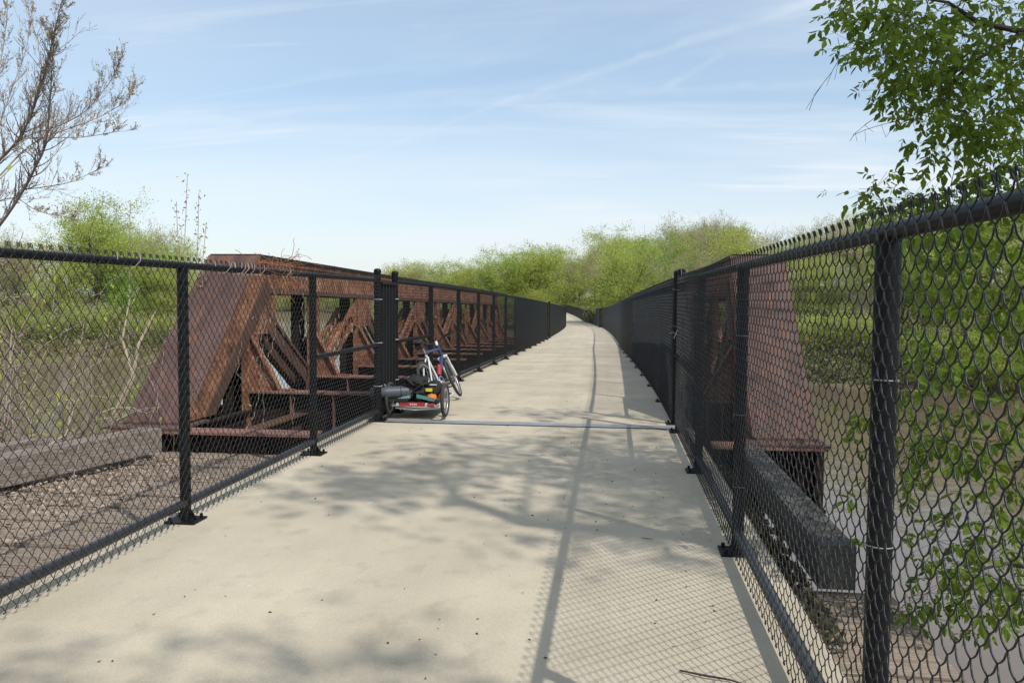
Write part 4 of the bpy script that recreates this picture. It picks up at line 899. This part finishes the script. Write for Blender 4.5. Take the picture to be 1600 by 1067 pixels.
# ------------------------------------------------------------------ bicycle
M_TYRE = flat('tyre_rubber', (.035,.034,.032), .8); M_WHITE = flat('white_paint', (.66,.655,.63), .45); M_BLUE = flat('blue_paint', (.035,.055,.16), .35)
M_BLACK = flat('black_plastic', (.018,.018,.019), .5); M_ALU = flat('aluminium', (.55,.55,.56), .35, .8); M_CLOTH = mat('black_cloth', [(.3, (.010,.010,.011)), (.7, (.024,.023,.023))], 12, .9, .4, 40)
M_RED = flat('red_reflector', (.36,.03,.035), .4); M_ORANGE = flat('orange_fabric', (.62,.19,.025), .7); M_TEAL = flat('teal_strap', (.07,.21,.185), .7); M_YEL = flat('yellow_patch', (.72,.66,.05), .6)
M_CASE = flat('grey_case', (.075,.08,.095), .42); M_AMBER = flat('brown_tread', (.30,.17,.07), .7)
def wheel(parent, c, n, r, w=.024, tyre=M_TYRE, rim=M_ALU, spokes=16, hubw=.05):
    c, n = Vector(c), Vector(n).normalized(); h = MB(); h.ring(c, n, r-w, w, 36, 8, .95); wt = h.build('wheel', tyre, parent)
    q = MB(); q.ring(c, n, r-w*2.1, .011, 36, 6, 1.0); q.build('rim', rim, wt)
    a = n.orthogonal().normalized(); b_ = n.cross(a); s = MB(); s.cyl(c-n*hubw, c+n*hubw, .018, 10)
    for k in range(spokes):
        t = 2*math.pi*k/spokes; e = a*math.cos(t)+b_*math.sin(t); s.tube([c+n*hubw*.6*(1 if k % 2 else -1), c+e*(r-w*2.3)], .0016, 3, False)
    s.build('spokes', rim, wt); return wt
def bicycle():
    root = thing('bicycle', 'white and blue mountain bike leaning on the left fence', 'bicycle', (-2.53, 12.03, 0), (0, 0, 0))
    hd, ln = R(-9), R(-20)      # heading toward +x of the path direction, lean toward the fence
    # local frame: y forward, z up, x right
    root.rotation_euler = (Matrix.Rotation(hd, 3, 'Z')@Matrix.Rotation(ln, 3, 'Y')).to_euler()
    WR = .335; BB = (0, .42, .30); ST = (0, .24, .78); HT = (0, .84, .80); HB = (0, .885, .69); RH = (0, 0, WR); FH = (0, 1.06, WR)
    f1 = MB(); f1.tube([ST, HT], .019, 10); f1.tube([HB, (0, .44, .33)], .024, 10); f1.cyl((0, .82, .86), (0, .892, .66), .024, 12); f1.build('frame', M_BLUE, root)
    f2 = MB(); f2.tube([BB, (0, .255, .74)], .019, 10)
    for s in (-1, 1): f2.tube([(s*.018, .27, .70), (s*.05, .12, .55), (s*.062, 0, WR)], .013, 8); f2.tube([(s*.03, .40, .31), (s*.062, 0, WR)], .012, 8)
    f2.build('rear_triangle', M_WHITE, root)
    # fork turned a little to the left
    fk = bpy.data.objects.new('fork', None)
    st = MB(); rot = Matrix.Rotation(R(13), 3, Vector((0, -.36, 1)).normalized()); hp = Vector(HB)
    T = lambda p: hp+rot@(Vector(p)-hp)
    for s in (-1, 1): st.tube([T((s*.062, .91, .64)), T((s*.062, .985, .46))], .016, 10); st.tube([T((s*.062, .965, .50)), T((s*.062, 1.06, WR))], .022, 10)
    st.tube([T((-.075, .905, .655)), T((0, .895, .675)), T((.075, .905, .655))], .028, 10); fo = st.build('fork', M_WHITE, root)
    wheel(root, RH, (1, 0, 0), WR); wheel(root, T(FH), rot@Vector((1, 0, 0)), WR)
    hb = MB(); hb.tube([T((-.33, .80, .965)), T((-.17, .835, .955)), T((-.06, .875, .91)), T((.06, .875, .91)), T((.17, .835, .955)), T((.33, .80, .965))], .0135, 10); ho = hb.build('handlebar', M_BLACK, root)
    gp = MB()
    for s in (-1, 1): gp.tube([T((s*.33, .80, .965)), T((s*.21, .824, .958))], .018, 10); gp.tube([T((s*.20, .83, .95)), T((s*.21, .90, .93)), T((s*.30, .90, .93))], .008, 6); gp.box(T((s*.17-.02, .82, .93)), Vector(T((s*.17-.02, .82, .93)))+Vector((.045, .05, .035)))
    gp.build('grip', M_BLACK, ho)
    sm = MB(); sm.tube([T((0, .825, .855)), T((0, .85, .90)), T((0, .875, .912))], [.022, .024, .026], 10); sm.build('stem', M_WHITE, root)
    sp = MB(); sp.cyl((0, .245, .76), (0, .215, .90), .014, 10); sp.build('seat_post', M_ALU, root)
    sd = MB(); P = []
    for y, w, z, h in ((.07, .062, .945, .03), (.11, .074, .95, .04), (.17, .062, .945, .04), (.24, .035, .94, .032), (.31, .022, .937, .026), (.345, .014, .932, .02)):
        P.append([(w*math.cos(a), y, z+h*.5*math.sin(a)-(.012*math.cos(a)**2)) for a in np.linspace(0, 2*math.pi, 14, endpoint=False)])
    V = [p for ring in P for p in ring]; n = 14; Fs = [(i*n+k, i*n+(k+1) % n, (i+1)*n+(k+1) % n, (i+1)*n+k) for i in range(5) for k in range(n)]+[tuple(range(n))[::-1], tuple(range(5*n, 6*n))]
    sd.add(V, Fs, True); sd.build('saddle', M_BLACK, root)
    bg = MB(); bg.box((-.045, .09, .84), (.045, .19, .93)); bg.build('saddle_bag', M_CLOTH, root)
    cr = MB(); cr.ring((.05, .42, .30), (1, 0, 0), .085, .006, 28, 5); cr.tube([(.06, .42, .30), (.075, .55, .19)], .012, 8); cr.tube([(-.06, .42, .30), (-.075, .29, .41)], .012, 8); cr.cyl((-.06, .42, .30), (.06, .42, .30), .022, 12)
    cr.build('crank', M_ALU, root)
    pd = MB(); pd.box((.075, .51, .18), (.165, .59, .20)); pd.box((-.165, .25, .40), (-.075, .33, .42)); pd.build('pedal', M_BLACK, root)
    ca = MB()
    for k, r in enumerate((.055, .045, .035)): ca.ring((.035+.006*k, 0, WR), (1, 0, 0), r, .003, 22, 4)
    ca.box((.05, -.02, .20), (.065, .03, .29)); ca.build('cassette', M_ALU, root)
    bt = MB(); bt.cyl((.0, .62, .55), (0, .50, .40), .035, 12); bt.build('water_bottle', M_RED, root)
bicycle()
def lump(name, c, sx, sy, sz, m, parent, seed, amp=.18, fr=3.0, sub=4):
    import bmesh
    bm = bmesh.new(); bmesh.ops.create_icosphere(bm, subdivisions=sub, radius=1)
    for v in bm.verts:
        p = v.co.normalized(); k = 1+amp*mnoise.fractal(p*fr+Vector((seed, 0, 0)), 1, 2, 4)-amp*.8*abs(mnoise.noise(p*fr*1.7+Vector((0, seed, 0))))
        v.co = Vector((p.x*sx*k, p.y*sy*k, max(-.82, p.z)*sz*k))
    me = bpy.data.meshes.new(name); bm.to_mesh(me); bm.free(); me.polygons.foreach_set('use_smooth', [True]*len(me.polygons)); me.materials.append(m)
    return link(name, me, parent, c)
def trailer():
    r = thing('bicycle_trailer', 'two wheeled flat bicycle trailer with red reflector strip parked behind the bike', 'trailer', (-2.53, 10.86, 0))
    for x in (-.36, .37): wheel(r, (x, .0, .225), (1, 0, .02), .225, .026, M_TYRE if x > 0 else M_TYRE, M_ALU, 14, .04)
    f = MB(); f.tube([(-.30,-.12,.16), (.30,-.12,.16)], .014, 10); f.tube([(-.30,-.12,.16), (-.30,.95,.20), (-.12,1.2,.25), (.02,1.5,.30)], .014, 10); f.tube([(.30,-.12,.16), (.30,.95,.20), (-.12,1.2,.25)], .014, 10)
    f.tube([(-.40,0,.225), (-.30,0,.18)], .012, 8); f.tube([(.40,0,.225), (.30,0,.18)], .012, 8); f.tube([(-.26,-.10,.125), (0,-.12,.105), (.30,-.10,.13)], .010, 8); f.build('frame', M_WHITE, r)
    d = MB(); d.box((-.29,-.10,.178), (.29,1.0,.20)); d.build('bed', M_BLACK, r)
    b = MB(); b.box((-.20,-.152,.155), (.13,-.136,.205)); b.build('reflector_strip', M_RED, r)
    q = MB(); q.tube([(.17,-.15,.17), (.26,-.15,.175)], .022, 10); q.build('tail_light', M_RED, r)
    w = MB()
    for x in (-.06, -.035, -.01, .015): w.box((x, -.1545, .170), (x+.014, -.1525, .190))
    for x in (-.24, .14): w.box((x, -.15, .16), (x+.03, -.14, .20))
    w.build('white_mark', M_WHITE, r)
    fl = MB()
    for x0, x1, z0, z1 in ((-.25, -.06, .215, .255), (.02, .25, .262, .215)):
        fl.add([(x0,-.125,z0), (x1,-.125,z1), (x1,-.12,z1+.045), (x0,-.12,z0+.045), (x0,-.11,z0), (x1,-.11,z1), (x1,-.105,z1+.045), (x0,-.105,z0+.045)], [(0,1,2,3), (7,6,5,4), (3,2,6,7), (0,4,5,1), (1,5,6,2), (0,3,7,4)])
    fl.build('strap', M_TEAL, r)
    mk = MB()
    for k in range(6):
        x = -.235+.028*k; z = .215+.04*(k*.028+.015)/.19; mk.box((x, -.1285, z+.012), (x+.012, -.1262, z+.032))
    mk.build('strap_mark', M_WHITE, r)
    # load
    o = thing('tube_case', 'dark grey cylindrical case with domed end lying across the trailer', 'case', (-2.53, 10.86, 0))
    c = MB(); X = np.linspace(-.50, -.06, 3); c.tube([(-.575,-.20,.315), (-.56,-.195,.315), (-.36,-.12,.32), (-.06,-.02,.33)], [.055, .078, .08, .078], 20); c.build('body', M_CASE, o)
    c = MB(); c.box((-.50,-.17,.225), (-.08,-.02,.25)); c.build('base_strip', M_BLACK, o); c = MB(); c.tube([(-.46,-.15,.385), (-.44,-.14,.42), (-.40,-.13,.42), (-.38,-.12,.385)], .018, 8); c.build('handle', M_CASE, o)
    c = MB(); c.ring((-.20,-.065,.326), (1,.3,.03), .079, .006, 24, 6); c.build('band', M_BLACK, o)
    o = thing('cargo_bag', 'crumpled black cloth bag piled on the middle of the trailer', 'bag', (-2.53, 10.95, .2)); lump('bag_body', (-.02, .04, .13), .17, .22, .19, M_CLOTH, o, 3.3, .28, 2.6)
    lump('flap', (-.03, -.06, .24), .15, .16, .075, M_CLOTH, o, 7.7, .35, 3.0)
    s = MB(); s.tube([(-.10,-.16,.05), (-.02,-.20,.16), (.06,-.17,.22)], .010, 6); s.build('strap', M_BLACK, o)
    o = thing('pannier', 'black pannier with a yellow patch on the right end of the trailer', 'bag', (-2.53, 10.90, .2)); lump('bag_body', (.21, .08, .15), .12, .14, .12, M_CLOTH, o, 5.1, .12, 2.0)
    s = MB(); s.add([(.12,-.072,.135), (.205,-.078,.135), (.205,-.078,.175), (.12,-.072,.175), (.12,-.05,.135), (.205,-.05,.135), (.205,-.05,.175), (.12,-.05,.175)], [(0,1,2,3), (3,2,6,7), (0,4,5,1), (1,5,6,2), (0,3,7,4)]); s.build('patch', M_YEL, o)
    s = MB(); s.box((.17,-.05,.215), (.26,-.035,.228)); s.build('trim', M_WHITE, o)
    o = thing('dry_bag', 'bright orange bundle under the pannier on the trailer', 'bag', (-2.53, 10.86, .2)); lump('bag_body', (.20, -.02, .055), .07, .09, .055, M_ORANGE, o, 2.2, .15, 2.0, 3)
    o = thing('flag_bundle', 'small orange bundle beside the right trailer wheel', 'bag', (-2.53, 10.86, .2)); lump('bag_body', (.295, .10, .08), .045, .07, .06, M_ORANGE, o, 6.2, .15, 2.0, 3)
trailer()
rb = MB(); p = fpos(1, 34)+Vector((0, 0, 1.83)); rng = random.Random(1)
for k in range(3): rb.tube([p+Vector((rng.gauss(0, .02), rng.gauss(0, .05), rng.gauss(0, .03))) for _ in range(5)], .014, 5)
tag(rb.build('ribbon', flat('ribbon_red', (.6, .06, .03), .6)), 'small red ribbon tied to the top rail of the long right fence', 'ribbon')
